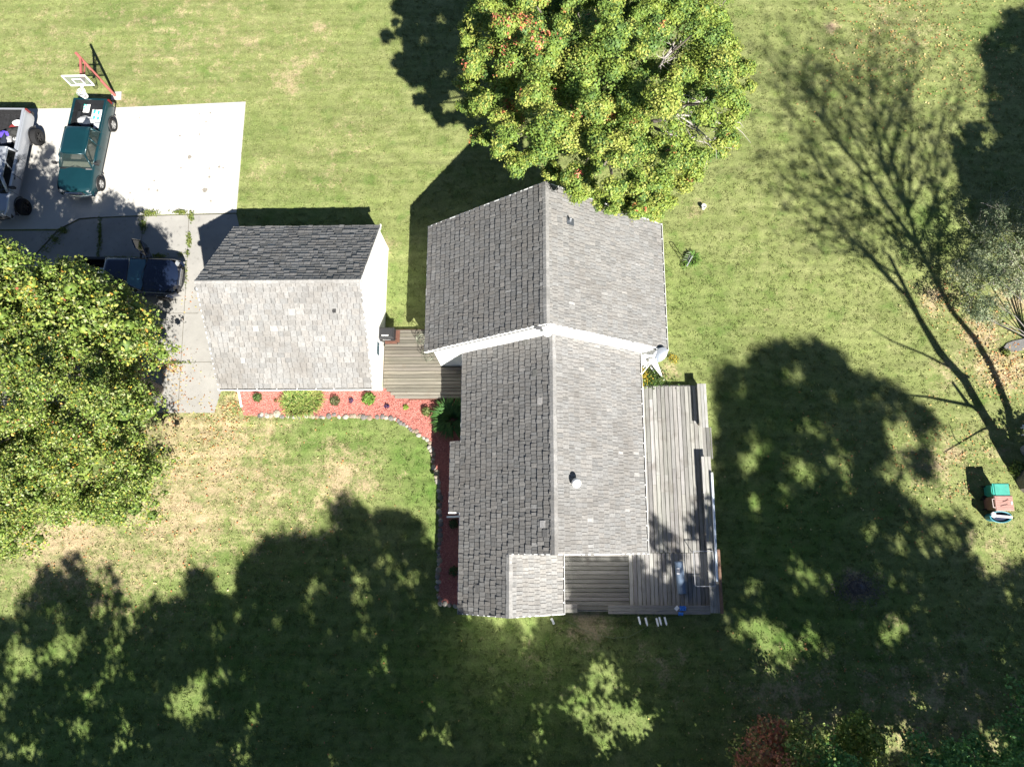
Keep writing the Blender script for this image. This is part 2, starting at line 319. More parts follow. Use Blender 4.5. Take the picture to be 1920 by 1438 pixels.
# mulch chips
def scatter_poly(poly, n):
    a = np.array(poly); lo, hi = a.min(0), a.max(0); out = []
    while len(out) < n:
        x, y = random.uniform(lo[0], hi[0]), random.uniform(lo[1], hi[1])
        if inside(poly, x, y): out.append((x, y))
    return np.array(out)
def leaf_cards(name, C, N, S, T, material, parent=None, off=None, asp=.75, fold=.12, jitter=.0):
    """one kite-shaped leaf per centre: C centres, N normals, S sizes, T tints"""
    n = len(C); N = N / (np.linalg.norm(N, axis=1, keepdims=True) + 1e-9)
    rv = rng.normal(size=(n, 3)); U = np.cross(N, rv); U /= np.linalg.norm(U, axis=1, keepdims=True) + 1e-9; W = np.cross(N, U); S = S[:, None]
    V = np.stack([C - U * S * .5, C + W * S * .5 * asp + N * S * fold, C + U * S * .5, C - W * S * .5 * asp + N * S * fold], 1).reshape(-1, 3)
    F = np.arange(n * 4).reshape(n, 4); return npmesh(name, V, F, T, material, parent, off)
pts = scatter_poly(MUL, 14000); n = len(pts); C = np.column_stack([pts, np.full(n, .062) + rng.random(n) * .03]); N = rng.normal(size=(n, 3)) * .5 + [0, 0, 1]
k = rng.random(n); T = np.column_stack([.28 + .36 * k, .09 + .19 * k, .075 + .165 * k])
prop(leaf_cards('mulch_chips', C, N, .05 + .06 * rng.random(n), T, M['cloth'], asp=.35), 'red wood chips covering the planting bed along the garage and house', 'mulch', kind='stuff')
# grass blades
def make_grass(nt=52000, per=8):
    n = nt * per; cx = np.repeat(rng.uniform(-34, 31, nt), per); cy = np.repeat(rng.uniform(-12, 34, nt), per); tk = np.repeat(rng.uniform(.85, 1.18, nt), per); x = cx + rng.normal(0, .06, n); y = cy + rng.normal(0, .05, n); P = np.column_stack([x, y])
    keep = np.ones(n, bool)
    polys = [PAD, SLAB, OLD, MUL, [(-15.0, 7.5), (-7.7, 7.5), (-7.7, 15.2), (-15.0, 15.2)], [(-4.7, 8.8), (5.7, 8.8), (5.7, 15.2), (-4.7, 15.2)], [(-2.9, -2.9), (8.2, -2.9), (8.2, 7.6), (-2.9, 8.9)], [(-7.7, 7.3), (-2.9, 7.3), (-2.9, 10.7), (-7.7, 10.7)]]
    for po in polys:
        a = np.array(po); x0, y0 = a.min(0); x1, y1 = a.max(0); cand = np.where((x > x0) & (x < x1) & (y > y0) & (y < y1))[0]; ins = np.zeros(len(cand), bool); j = len(a) - 1
        for i in range(len(a)):
            xi, yi = a[i]; xj, yj = a[j]; c = ((yi > y[cand]) != (yj > y[cand])) & (x[cand] < (xj - xi) * (y[cand] - yi) / (yj - yi + 1e-12) + xi); ins ^= c; j = i
        keep[cand[ins]] = False
    P = P[keep]; tk = tk[keep]; n = len(P); dry = np.clip(ground_val(P, DRY) + rng.normal(0, .18, n) - .22, 0, 1); lush_and_shade = ground_val(P, LUSH_AND_SHADE)
    k = rng.random((n, 1)); G = np.array(GR1) * (1 - k) + np.array(GR2) * k; G = G * (1 - lush_and_shade[:, None] * .7) + np.array(GRL) * lush_and_shade[:, None] * .7; G = G * (1 - dry[:, None]) + np.array(GRD) * dry[:, None]; G = G * rng.uniform(.8, 1.25, (n, 1)) * tk[:, None]
    h = rng.uniform(.03, .085, n) * (1 - .4 * dry) * (1 + .4 * lush_and_shade); a = rng.uniform(0, 2 * np.pi, n); w = rng.uniform(.012, .026, n); b = rng.uniform(0, 2 * np.pi, n); ln = h * rng.uniform(.3, 1.2, n)
    B = np.column_stack([P, np.zeros(n)]); D = np.column_stack([np.cos(a) * w, np.sin(a) * w, np.zeros(n)]); Tt = B + np.column_stack([np.cos(b) * ln, np.sin(b) * ln, h])
    V = np.stack([B - D, B + D, Tt], 1).reshape(-1, 3); F = np.arange(n * 3).reshape(n, 3)
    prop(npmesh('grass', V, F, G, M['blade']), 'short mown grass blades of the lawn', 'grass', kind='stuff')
M['blade'] = mat('grass_blade', (1, 1, 1), .7, transl=.25, spec=.25)
make_grass()
# fallen leaves
FL = [(1700, 40, 150, 700), (1620, 120, 120, 250), (1820, 130, 100, 250), (1760, 560, 60, 160), (1880, 690, 60, 500), (1830, 620, 50, 200), (380, 830, 110, 420), (440, 770, 30, 130), (330, 680, 45, 120), (330, 740, 35, 50), (360, 560, 40, 25), (200, 1020, 200, 420), (1780, 850, 110, 350), (1600, 900, 180, 150), (600, 1250, 350, 160), (1450, 1330, 160, 220), (1750, 1350, 200, 250), (520, 940, 200, 200), (320, 683, 14, 80), (330, 690, 10, 60)]
C = []
for px, py, r, n in FL:
    for _ in range(n):
        a = random.gauss(px, r * .55), random.gauss(py, r * .5); C.append(at(*a))
C = np.array(C); n = len(C); C[:, 2] = .05 + rng.random(n) * .03
pal = np.array([(.55, .34, .12), (.42, .17, .06), (.6, .45, .22), (.5, .22, .10), (.62, .5, .2)]); T = pal[rng.integers(0, 5, n)] * rng.uniform(.6, 1.1, (n, 1))
prop(leaf_cards('fallen_leaves', C, rng.normal(size=(n, 3)) * .5 + [0, 0, 1], rng.uniform(.06, .12, n), T, M['leaf']), 'orange and tan fallen leaves scattered over the lawn and driveway', 'leaf litter', kind='stuff')
# weeds in the driveway cracks
C = []
for px, py, rx, ry, n in [(283, 401.5, 12, 4, 260), (340, 399.5, 12, 3.5, 200), (360, 407, 4, 8, 140), (356, 452, 4, 11, 180), (353, 476, 3, 6, 60), (270, 425, 5, 11, 180), (189, 440, 3, 26, 260), (120, 434, 7, 5, 160), (105, 450, 8, 8, 120), (88, 468, 8, 10, 60), (225, 484, 30, 2, 120), (300, 481, 12, 3, 140), (340, 478, 5, 3, 30), (185, 475, 2, 14, 60), (350, 510, 2, 25, 60), (330, 681, 22, 2.5, 120), (60, 487, 10, 4, 60), (1, 455, 10, 4, 60)]:
    for _ in range(n): C.append(at(random.gauss(px, rx * .6), random.gauss(py, ry * .6)))
C = np.array(C); n = len(C); C[:, 2] = .05 + rng.random(n) * .10; k = rng.random((n, 1)); T = np.array([.09, .15, .03]) * (1 - k) + np.array([.22, .24, .06]) * k
prop(leaf_cards('crack_weeds', C, rng.normal(size=(n, 3)) * .8 + [0, 0, .7], rng.uniform(.07, .16, n), T, M['leaf'], asp=.35), 'green weeds growing along the cracks of the driveway', 'weeds', kind='stuff')

# ------------------------------------------------------------------ buildings
def shingles(O, u, v, rects, expo=.31, wr=(.13, .22), base=1.0, thick=.028, light=.04):
    """a slope of staggered shingles; O eave corner, u along the eave, v up the slope"""
    mb = MB(); O, u, v = (np.asarray(a, float) for a in (O, u, v)); n = np.cross(u, v); n /= np.linalg.norm(n)
    if n[2] < 0: n = -n
    for (u0, u1, v0, v1) in rects:
        mb.quad(O + u * u0 + v * v0, O + u * u1 + v * v0, O + u * u1 + v * v1, O + u * u0 + v * v1, m=1)
        c = 0; vv = v0
        while vv < v1 - .03:
            a = u0 - random.uniform(0, .2)
            while a < u1 - .01:
                w = random.uniform(*wr); g = random.uniform(.010, .021); s, e = max(a + g / 2, u0), min(a + w - g / 2, u1); a += w
                if e - s < .02: continue
                dv = random.uniform(-.018, .018) if vv > v0 + .01 else random.uniform(-.01, .0)
                t = thick * random.uniform(.55, 1.35); lo = vv + dv; hi = min(vv + expo * 1.12, v1); sk = random.uniform(-.004, .004)
                A = [O + u * s + v * lo + n * .004, O + u * e + v * (lo + sk) + n * .004, O + u * e + v * hi + n * .004, O + u * s + v * hi + n * .004]
                B = [O + u * s + v * lo + n * t, O + u * e + v * (lo + sk) + n * (t + random.uniform(-.004, .004)), O + u * e + v * hi + n * .009, O + u * s + v * hi + n * .009]
                k = base * random.choice((random.uniform(.78, 1.02), random.uniform(.88, 1.14), random.uniform(.94, 1.08)))
                if random.random() < light: k *= random.uniform(1.2, 1.55)
                wm = random.uniform(-.03, .04); wm *= .6; tint = (k * (1 + wm), k, k * (1 - wm))
                mb.add(A + B, [(4, 5, 6, 7)], tint); mb.add(A + B, [(0, 1, 5, 4), (1, 2, 6, 5), (3, 0, 4, 7)], tuple(q * .22 for q in tint))
            vv += expo
    return mb
def ridge_caps(mb, p, q, s, base=1.15, w=.17):
    """caps folded over a ridge from p to q; s = slope"""
    p, q = np.array(p, float), np.array(q, float); d = q - p; L = np.linalg.norm(d); d /= L; sd = np.cross(d, (0, 0, 1)); a = 0; c = 1 / math.hypot(1, s)
    while a < L - .02:
        e = min(a + .30, L); k = base * random.uniform(.85, 1.15); wl = w * random.uniform(.9, 1.1); z1, z2 = .075, .05
        for sg in (1, -1):
            dn = sd * sg * wl * c - np.array([0, 0, wl * s * c])
            A = [p + d * a + (0, 0, z1), p + d * e + (0, 0, z2), p + d * e + dn + (0, 0, z2), p + d * a + dn + (0, 0, z1)]
            B = [A[0] - (0, 0, .03), A[3] - (0, 0, .03), A[2] - (0, 0, .05)]
            mb.quad(*A, tint=(k, k, k)); mb.quad(A[0], A[3], B[1], B[0], tint=(k, k, k)); mb.quad(A[3], A[2], B[2], B[1], tint=(k, k, k))
        a += .27
def gutter(p, q, outw, parent, step=.6, off=None, straps=True):
    """open white gutter along the eave from p to q, lip towards outw"""
    p, q, w = (np.array(a, float) for a in (p, q, outw)); mb = MB(); d = (q - p) / np.linalg.norm(q - p); W = .08; z = np.array([0, 0, 1.])
    mb.bar(p + w * (W + .008) - z * .05, q + w * (W + .008) - z * .05, .014, .12); mb.bar(p + w * W / 2 - z * .10, q + w * W / 2 - z * .10, W, .012)
    mb.bar(p + w * W / 2 - z * .085, q + w * W / 2 - z * .085, W - .02, .012, m=1); mb.bar(p - w * .012 - z * .07, q - w * .012 - z * .07, .02, .13)
    L = np.linalg.norm(q - p)
    for e in (p + d * .008, q - d * .008): mb.frame(e + w * W / 2 - z * .05, d, w, z, .014, W, .10)
    if straps:
        for i in range(1, int(L / step)): c = p + d * (i * step * jit(.02)); mb.frame(c + w * W / 2 + z * .008, d, w, z, .035, W + .02, .008)
    return mb.build('gutter', [M['white'], M['gutter_in']], parent, off)
def eave_face(p, q, n, z=(-.2, -.02), t=.03):
    mb = MB(); p, q, n = (np.array(a, float) for a in (p, q, n)); h = z[1] - z[0]; c = np.array([0, 0, (z[0] + z[1]) / 2]); mb.bar(p + c - n * t / 2, q + c - n * t / 2, t, h); return mb

# ---- garage
GX0, GX1, GY0, GYR, GY1, GE, GR = -15.12, -7.655, 7.243, 11.395, 15.546, 2.26, 5.565
gO = np.array([-11.4, 11.4, 0]); garage = thing('garage', 'detached white garage with grey shake gable roof beside the driveway', 'garage', gO)
gs = (GR - GE) / (GYR - GY0); gc = 1 / math.hypot(1, gs); gl = (GYR - GY0) / gc
mb = MB(); x0, x1, y0, y1 = GX0 + .04, GX1 - .045, GY0 + .33, GY1 - .27; zt = GE + gs * .30 - .10
def zroof_g(y): return GR - gs * abs(y - GYR) - .06
pe = [(y0, 0), (y1, 0), (y1, zroof_g(y1)), (GYR, GR - .06), (y0, zroof_g(y0))]
mb.poly([(x1, y, z) for y, z in pe]); mb.poly([(x0, y, z) for y, z in pe][::-1])
mb.quad((x0, y0, 0), (x1, y0, 0), (x1, y0, zroof_g(y0)), (x0, y0, zroof_g(y0))); mb.quad((x1, y1, 0), (x0, y1, 0), (x0, y1, zroof_g(y1)), (x1, y1, zroof_g(y1)))
mb.build('wall', M['siding'], garage, gO)
mbr = shingles((GX0, GY0, GE), (1, 0, 0), (0, gc, gs * gc), [(0, GX1 - GX0, 0, gl)], base=.98, thick=.034, light=.015, expo=.265, wr=(.18, .38))
ridge_caps(mbr, (GX0, GYR, GR), (GX1, GYR, GR), gs, 1.0, .15); r = mbr.build('roof', [M['shingle'], M['roof_deck']], garage, gO, label='pale sunlit south slope')
mbv = MB(); p = at(633, 588, 4.2); mbv.box((p[0], p[1], GR - gs * abs(p[1] - GYR) + .05), (.14, .28, .05), tint=(.18, .18, .19)); mbv.build('loose_shingle', M['shingle'], r, gO)
shingles((GX1, GY1, GE), (-1, 0, 0), (0, -gc, gs * gc), [(0, GX1 - GX0, 0, gl)], base=.92, thick=.05, wr=(.22, .45), light=.01, expo=.265).build('roof', [M['shingle'], M['roof_deck']], garage, gO, label='dark north slope')
for xx, sx in ((GX1, 1), (GX0, -1)):
    mb = MB()
    for ye in (GY0, GY1): mb.bar((xx - sx * .02, ye, GE - .10), (xx - sx * .02, GYR, GR - .10), .04, .19)
    mb.build('rake_board', M['white'], garage, gO)
gutter((GX0 - .02, GY0, GE + .0), (GX1 + .02, GY0, GE + .0), (0, -1, 0), garage, .95, gO)
mb = eave_face((GX0, GY1, GE), (GX1, GY1, GE), (0, 1, 0), t=.06); mb.bar((GX1 - .04, GY1 + .02, GE - .02), (GX1 + .03, GY1 + .02, GE - .02), .1, .09); mb.build('fascia', M['white'], garage, gO)
mb = MB(); a = at(447, 735, .25); b = at(453, 763, .08); mb.bar((a[0], GY0 + .1, 2.1), (a[0] - .02, y0 - .04, 1.9), .07, .07); mb.bar((a[0] - .02, y0 - .04, 1.9), (a[0] - .02, y0 - .04, .2), .08, .06); mb.bar((a[0] - .02, y0 - .05, .17), (b[0], b[1], .09), .085, .07); mb.build('downspout', M['white'], garage, gO)
mb = MB(); mb.box((x1 + .02, 8.75, .55), (.045, 2.2, .82), tint=(.93, .84, .70)); mb.box((x1 + .03, 8.75, .985), (.07, 2.24, .05)); mb.build('lower_panel', M['cloth'], garage, gO, label='cream coloured panel at the deck side')
mb = MB(); mb.box((x1 + .02, 9.35, 1.55), (.05, .75, .7)); w = mb.build('window', M['white'], garage, gO); mb = MB(); mb.box((x1 + .046, 9.35, 1.55), (.012, .62, .57)); mb.build('pane', M['blue_glass'], w, gO)
for yy in (y1 - .04, y0 + .05): mb = MB(); mb.box((x1 + .012, yy, 1.1), (.02, .09, 2.2)); mb.build('corner_trim', M['white'], garage, gO)
mb = MB(); mb.box((x0 - .03, 11.4, 1.1), (.04, 4.9, 2.15)); [mb.box((x0 - .052, 11.4, .5 + .55 * i), (.012, 4.7, .03), tint=(.6, .6, .6)) for i in range(3)]; mb.build('garage_door', M['white'], garage, gO)
mb = MB(); mb.tube([(x0 - .05, 11.4, 4.6), (x0 - .3, 11.4, 4.7)], .03); mb.lathe([(.02, .12), (.14, .0), (.15, -.06), (.02, -.1)], (x0 - .34, 11.4, 4.68), n=12); mb.build('yard_lamp', M['metal'], garage, gO)

# ---- house
NX0, NXR, NX1, NY0, NY1, NE, NR = -5.151, .53, 6.207, 8.86, 15.28, 2.66, 6.95
SX0, SXR, SX1, SY0, SE, SR = -3.35, .79, 4.93, -.43, 2.67, 5.72
PY0, PXR, PX1 = -2.98, -1.08, 1.20; ss = (SR - SE) / (SXR - SX0); PR = SE + ss * (PXR - SX0)
BX, BY0, BY1 = -3.88, 1.40, 4.64; BE = SE - ss * (SX0 - BX)
ns = (NR - NE) / (NXR - NX0)
hO = np.array([.5, 6.5, 0]); house = thing('house', 'white house with two joined grey shake gable roofs between the decks', 'house', hO)
def zn(x): return NR - ns * abs(x - NXR) - .06
def zs(x): return SR - ss * abs(x - SXR) - .06
def zp(x): return PR - ss * abs(x - PXR) - .06
mb = MB(); a, b, c, d = NX0 + .45, NX1 - .45, NY0 - .065, NY1 - .05
ge = [(a, 0), (b, 0), (b, zn(b)), (NXR, zn(NXR)), (a, zn(a))]
mb.poly([(x, c, z) for x, z in ge]); mb.poly([(x, d, z) for x, z in ge][::-1]); mb.quad((a, d, 0), (a, c, 0), (a, c, zn(a)), (a, d, zn(a))); mb.quad((b, c, 0), (b, d, 0), (b, d, zn(b)), (b, c, zn(b)))
mb.build('wall', M['siding'], house, hO, label='walls of the wider rear block')
mb = MB(); a, b, c, d = SX0 + .45, SX1 - .43, SY0 + .05, NY0 - .07; ge = [(a, 0), (b, 0), (b, zs(b)), (SXR, zs(SXR)), (a, zs(a))]
mb.poly([(x, c, z) for x, z in ge]); mb.quad((a, d, 0), (a, c, 0), (a, c, zs(a)), (a, d, zs(a))); mb.quad((b, c, 0), (b, d, 0), (b, d, zs(b)), (b, c, zs(b)))
c2 = PY0 + .05; b2 = PX1 - .35; ge = [(a, 0), (b2, 0), (b2, zp(b2)), (PXR, zp(PXR)), (a, zp(a))]
mb.poly([(x, c2, z) for x, z in ge]); mb.quad((a, c, 0), (a, c2, 0), (a, c2, zp(a)), (a, c, zp(a))); mb.quad((b2, c2, 0), (b2, c, 0), (b2, c, zp(b2)), (b2, c2, zp(b2)))
bx = BX + .4; mb.quad((bx, BY1 - .2, .3), (bx, BY0 + .2, .3), (bx, BY0 + .2, BE + .2), (bx, BY1 - .2, BE + .2)); mb.quad((bx, BY0 + .2, .3), (a, BY0 + .2, .3), (a, BY0 + .2, BE + .6), (bx, BY0 + .2, BE + .2)); mb.quad((a, BY1 - .2, .3), (bx, BY1 - .2, .3), (bx, BY1 - .2, BE + .2), (a, BY1 - .2, BE + .6))
mb.build('wall', M['siding'], house, hO, label='walls of the narrower front block')
nc = 1 / math.hypot(1, ns); sc_ = 1 / math.hypot(1, ss)
def dirty_vent(mb, p, sl, xr): pass
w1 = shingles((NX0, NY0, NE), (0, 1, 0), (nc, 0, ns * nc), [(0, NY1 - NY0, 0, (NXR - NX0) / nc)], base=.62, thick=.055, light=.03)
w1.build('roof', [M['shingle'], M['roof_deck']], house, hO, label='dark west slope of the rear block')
e1 = shingles((NX1, NY1, NE), (0, -1, 0), (-nc, 0, ns * nc), [(0, NY1 - NY0, 0, (NX1 - NXR) / nc)], base=.92, thick=.036, light=.006)
ridge_caps(e1, (NXR, NY0, NR), (NXR, NY1, NR), ns, 1.0); roofN = e1.build('roof', [M['shingle'], M['roof_deck']], house, hO, label='pale east slope of the rear block')
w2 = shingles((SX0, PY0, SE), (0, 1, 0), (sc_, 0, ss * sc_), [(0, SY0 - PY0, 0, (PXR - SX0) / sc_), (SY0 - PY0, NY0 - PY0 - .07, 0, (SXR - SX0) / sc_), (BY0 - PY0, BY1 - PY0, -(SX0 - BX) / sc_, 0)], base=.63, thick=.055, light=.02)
for (px, py) in ((1012, 754), (1017, 983), (888, 1108), (1003, 700), (985, 640), (1022, 1000)):
    p = at(px, py, zs(1.) - .4); x = p[0]; z = SR - ss * abs(x - SXR) + .05
    w2.frame((x, p[1], z), (sc_, 0, ss * sc_), (0, 1, 0), (-ss * sc_, 0, sc_), .26, .3, .03, tint=g3(random.choice((.5, 1.5, 1.3))))
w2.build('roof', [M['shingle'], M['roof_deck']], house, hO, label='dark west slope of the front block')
e2 = shingles((SX1, NY0 - .07, SE), (0, -1, 0), (-sc_, 0, ss * sc_), [(0, NY0 - .07 - SY0, 0, (SX1 - SXR) / sc_)], base=.92, thick=.036, light=.008)
ridge_caps(e2, (SXR, SY0, SR), (SXR, NY0 - .07, SR), ss, 1.1); roofS = e2.build('roof', [M['shingle'], M['roof_deck']], house, hO, label='pale east slope of the front block')
e3 = shingles((PX1, SY0, SE), (0, -1, 0), (-sc_, 0, ss * sc_), [(0, SY0 - PY0, 0, (PX1 - PXR) / sc_)], base=.98, thick=.036, light=.02)
ridge_caps(e3, (PXR, PY0, PR), (PXR, SY0, PR), ss, 1.15); e3.build('roof', [M['shingle'], M['roof_deck']], house, hO, label='small tan slope over the front porch')
for yy, pts in ((NY0, [(NX0, NE), (NXR, NR), (NX1, NE)]), (NY1 - .0, [(NX0, NE), (NXR, NR), (NX1, NE)]), (SY0, [(PXR, PR), (SXR, SR), (SX1, SE)]), (PY0, [(SX0, SE), (PXR, PR), (PX1, SE)])):
    mb = MB(); s = 1 if yy == NY1 else -1
    for (xa, za), (xb, zb) in zip(pts, pts[1:]): mb.bar((xa, yy - s * .022, za - .09), (xb, yy - s * .022, zb - .09), .045, .2)
    mb.build('rake_board', M['white'], house, hO)
gutter((NX1, NY0 + .02, NE), (NX1, NY1, NE), (1, 0, 0), house, .55, hO); gutter((SX1, SY0, SE), (SX1, NY0 - .1, SE), (1, 0, 0), house, .62, hO); gutter((PX1, PY0 + .01, SE), (PX1, SY0 - .01, SE), (1, 0, 0), house, .5, hO)
for p, q in (((NX0, NY0, NE), (NX0, NY1, NE)), ((SX0, PY0, SE), (SX0, BY0 - .02, SE)), ((SX0, BY1 + .02, SE), (SX0, NY0 - .1, SE)), ((BX, BY0, BE), (BX, BY1, BE))):
    mb = MB(); mb.bar(np.array(p) + (-.02, 0, -.09), np.array(q) + (-.02, 0, -.09), .06, .15); mb.build('fascia', M['white'], house, hO)
mb = MB(); mb.box(((SX0 + BX) / 2, BY0 - .02, BE - .02), (abs(SX0 - BX) + .1, .05, .2)); mb.bar((SX0 - .02, BY0 - .12, .9), (SX0 - .9, BY0 - .12, .15), .09, .06); mb.bar((SX0 - .02, BY0 - .12, 2.4), (SX0 - .02, BY0 - .12, .9), .09, .06); mb.build('downspout', M['white'], house, hO)
mb = MB(); c = (NX1 + .09, NY0 + .08); mb.bar((c[0], c[1], NE - .12), (c[0] - .02, c[1] - .05, NE - .3), .09, .07); mb.bar((c[0] - .02, c[1] - .05, NE - .3), (5.85, NY0 - .12, NE - .6), .09, .07); mb.bar((5.85, NY0 - .12, NE - .6), (5.85, NY0 - .12, .25), .09, .07); mb.bar((5.85, NY0 - .12, .2), (6.2, NY0 - .75, .08), .09, .07); mb.build('downspout', M['white'], house, hO)
def roofz(x, xr, r, s): return r - s * abs(x - xr)
p = at(1068, 415, 6.1); z = roofz(p[0], NXR, NR, ns); mb = MB(); mb.frame((p[0] + .03, p[1] - .05, z + .03), (nc, 0, -ns * nc), (0, 1, 0), (ns * nc, 0, nc), .4, .34, .015, tint=(.35, .37, .4)); mb.lathe([(.045, -.05), (.045, .32), (.035, .33), (.03, .2)], (p[0] + .03, p[1] - .02, z), n=12, tint=(1.5, 1.5, 1.5)); mb.build('vent_pipe', M['metal'], roofN, hO)
p = at(1081, 905, 5.55); z = roofz(p[0], SXR, SR, ss); mb = MB(); mb.lathe([(.09, -.1), (.09, .30), (.10, .32)], (p[0], p[1], z), n=14); mb.lathe([(.12, .27), (.175, .30), (.2, .36), (.2, .44), (.17, .52), (.10, .575), (.01, .59)], (p[0], p[1], z), n=22); mb.build('flue_cap', M['white'], roofS, hO, smooth=True)
mb = MB(); mb.lathe([(.02, .16), (.12, .14), (.19, .06), (.21, 0), (.17, -.02)], (NXR + .03, NY0 - .2, NR - .50), n=20); mb.bar((NXR + .03, NY0 - .06, NR - .42), (NXR + .03, NY0 - .2, NR - .42), .05); mb.box((NXR - .32, NY0 - .09, NR - .30), (.26, .1, .14), tint=(.1, .1, .11)); mb.build('gable_lamp', M['white'], house, hO)
for (x, y, fx) in ((4.52, 6.2, 1), (4.52, 2.0, 1), (5.775, 12.0, 1), (-2.92, 6.2, -1), (-4.715, 12.4, -1), (bx - .015, 3.0, -1)):
    mb = MB(); mb.box((x, y, 1.45), (.05, 1.1, 1.2)); w = mb.build('window', M['white'], house, hO); mb = MB(); mb.box((x + fx * .03, y, 1.45), (.012, .95, 1.05)); mb.build('pane', M['dark_glass'], w, hO)

# ------------------------------------------------------------------ decks
def planks_x(mb, x0, x1, y0, y1, z, w=.180, gap=.024, t=.04, base=1.0, cut=None, seg=4.0):
    y = y0
    while y < y1 - .03:
        e = min(y + w - gap, y1); xa = x0 + (cut(y) if cut else 0); xs = [xa]
        k = xa + random.uniform(.8, 1.2) * seg
        while k < x1 - .6: xs.append(k); k += seg * jit(.1)
        xs.append(x1)
        for a, b in zip(xs, xs[1:]): mb.bbox(((a + b) / 2, (y + e) / 2, z - t / 2 + random.uniform(-.003, .003)), (b - a - .006, e - y, t), .005, tint=g3(base * random.uniform(.72, 1.2)))
        y += w
def planks_y(mb, x0, x1, y0, y1, z, w=.195, gap=.024, t=.04, base=1.0, seg=4.0):
    x = x0
    while x < x1 - .03:
        e = min(x + w - gap, x1); ys = [y0]; k = y0 + random.uniform(.4, 1.2) * seg
        while k < y1 - .5: ys.append(k); k += seg * jit(.1)
        ys.append(y1)
        for a, b in zip(ys, ys[1:]): mb.bbox(((x + e) / 2, (a + b) / 2, z - t / 2 + random.uniform(-.003, .003)), (e - x, b - a - .006, t), .005, tint=g3(base * random.uniform(.70, 1.25)))
        x += w
WZ = .28; wy1 = at(770, 618.5, WZ)[1]; wy0 = at(790, 747, WZ)[1]; ym = 8.62
wd = thing('wooden_deck', 'low weathered deck between the garage and the house with cross planks', 'deck', (-5.4, 8.8, 0)); wo_ = (-5.4, 8.8, 0)
mb = MB(); planks_x(mb, -7.62, -2.92, wy0, 8.72, WZ, base=.84, cut=lambda y: max(0, (7.62 - y) * 1.2)); mb.build('deck_boards', M['wood_x'], wd, wo_)
mb = MB(); planks_x(mb, -7.62, -4.72, 8.72 + .02, wy1, WZ, base=.62); mb.build('deck_boards', M['wood_x'], wd, wo_, label='browner boards at the north end')
for c_, d_ in (((-6.15, wy1 + .02, .12), (2.9, .04, .24)), ((-4.6, wy0 - .02, .12), (3.4, .04, .24))): mb = MB(); mb.box(c_, d_); mb.build('rim_joist', M['rust'], wd, wo_)
EZ = .34; BZ = .80; ex0 = 4.52; ey1 = at(1250, 724, EZ)[1]; ey0 = PY0 - .02; ex1 = at(1318, 900, EZ)[0] + .08
ed = thing('wooden_deck', 'large L shaped grey deck along the house side with built-in benches', 'deck', (6.4, 2, 0)); eo = (6.4, 2, 0)
mb = MB(); xc = at(1180, 1090, EZ)[0]
planks_y(mb, ex0, ex1, SY0 + .05, ey1, EZ, base=.90); planks_y(mb, xc, ex1, ey0, SY0 + .04, EZ, base=.95); mb.build('deck_boards', M['wood_y'], ed, eo)
mb = MB(); planks_x(mb, .87, xc - .02, ey0 + .02, SY0 + .03, EZ, w=.2, base=.62); mb.build('deck_boards', M['wood_g'], ed, eo, label='cross boards in the corner by the porch')  # boards darkened to put the nook's shade into their colour
mb = MB(); mb.box(((ex0 + ex1) / 2, ey1 + .02, .16), (ex1 - ex0, .04, .28)); mb.box((ex1 + .02, (ey0 + ey1) / 2, .16), (.04, ey1 - ey0, .28)); mb.box(((.87 + ex1) / 2, ey0 - .02, .16), (ex1 - .87, .04, .28)); mb.build('rim_joist', M['wood_y'], ed, eo)
def bench(x0, x1, y0, y1, along, base, n, z=BZ, label=None):
    mb = MB(); W = (x1 - x0 if along == 'y' else y1 - y0) / n
    for i in range(n):
        if along == 'y': mb.bbox((x0 + W * (i + .5), (y0 + y1) / 2, z - .02), (W - .012, y1 - y0, .04), .005, tint=g3(base * random.uniform(.8, 1.15)))
        else: mb.bbox(((x0 + x1) / 2, y0 + W * (i + .5), z - .02), (x1 - x0, W - .012, .04), .005, tint=g3(base * random.uniform(.8, 1.15)))
    o = mb.build('bench', M['wood_y'] if along == 'y' else M['wood_g'], ed, eo, label=label)
    if along == 'y':
        for k in range(max(2, int((y1 - y0) / 1.6) + 1)): L = MB(); yy = y0 + .2 + (y1 - y0 - .4) * k / max(1, max(2, int((y1 - y0) / 1.6) + 1) - 1); L.box(((x0 + x1) / 2, yy, z / 2 - .02), (x1 - x0 - .1, .09, z - .04), tint=(.8,) * 3); L.build('bench_support', M['wood'], o, eo)
    else:
        for k in range(3): L = MB(); xx = x0 + .2 + (x1 - x0 - .4) * k / 2; L.box((xx, (y0 + y1) / 2, z / 2 - .02), (.09, y1 - y0 - .1, z - .04), tint=(.8,) * 3); L.build('bench_support', M['wood'], o, eo)
a = at(1306.8, 719.3, BZ); b = at(1327, 801, BZ); bench(a[0], a[0] + .44, b[1], a[1], 'y', 1.12, 3, label='short bench at the north corner')
c = at(1315.4, 855.6, BZ); d = at(1321, 925, BZ); bench(c[0] - .02, c[0] + .43, d[1], c[1], 'y', 1.08, 3)
f = at(1334, 1134, BZ); s1 = at(1340, 1150, BZ); bench(c[0] + .0, c[0] + .46, s1[1] + .02, d[1] - .01, 'y', .95, 3, z=BZ + .003, label='long bench with rust brown stains')
g = at(1140, 1134, BZ); h = at(1141, 1151, BZ); bench(g[0], c[0] - .01, h[1], g[1], 'x', .85, 3)
g2 = at(1058, 1133, BZ); bench(PX1 - .05, at(1083, 1133, BZ)[0], h[1] + .02, g2[1], 'x', .8, 2, z=BZ - .25)
mb = MB(); q = at(1314, 803, .2); planks_y(mb, ex1 + .05, ex1 + .5, c[1] - .05, b[1] + .1, .2, base=.6); mb.build('step', M['wood_y'], ed, eo)
mb = MB(); xx = c[0] + .53
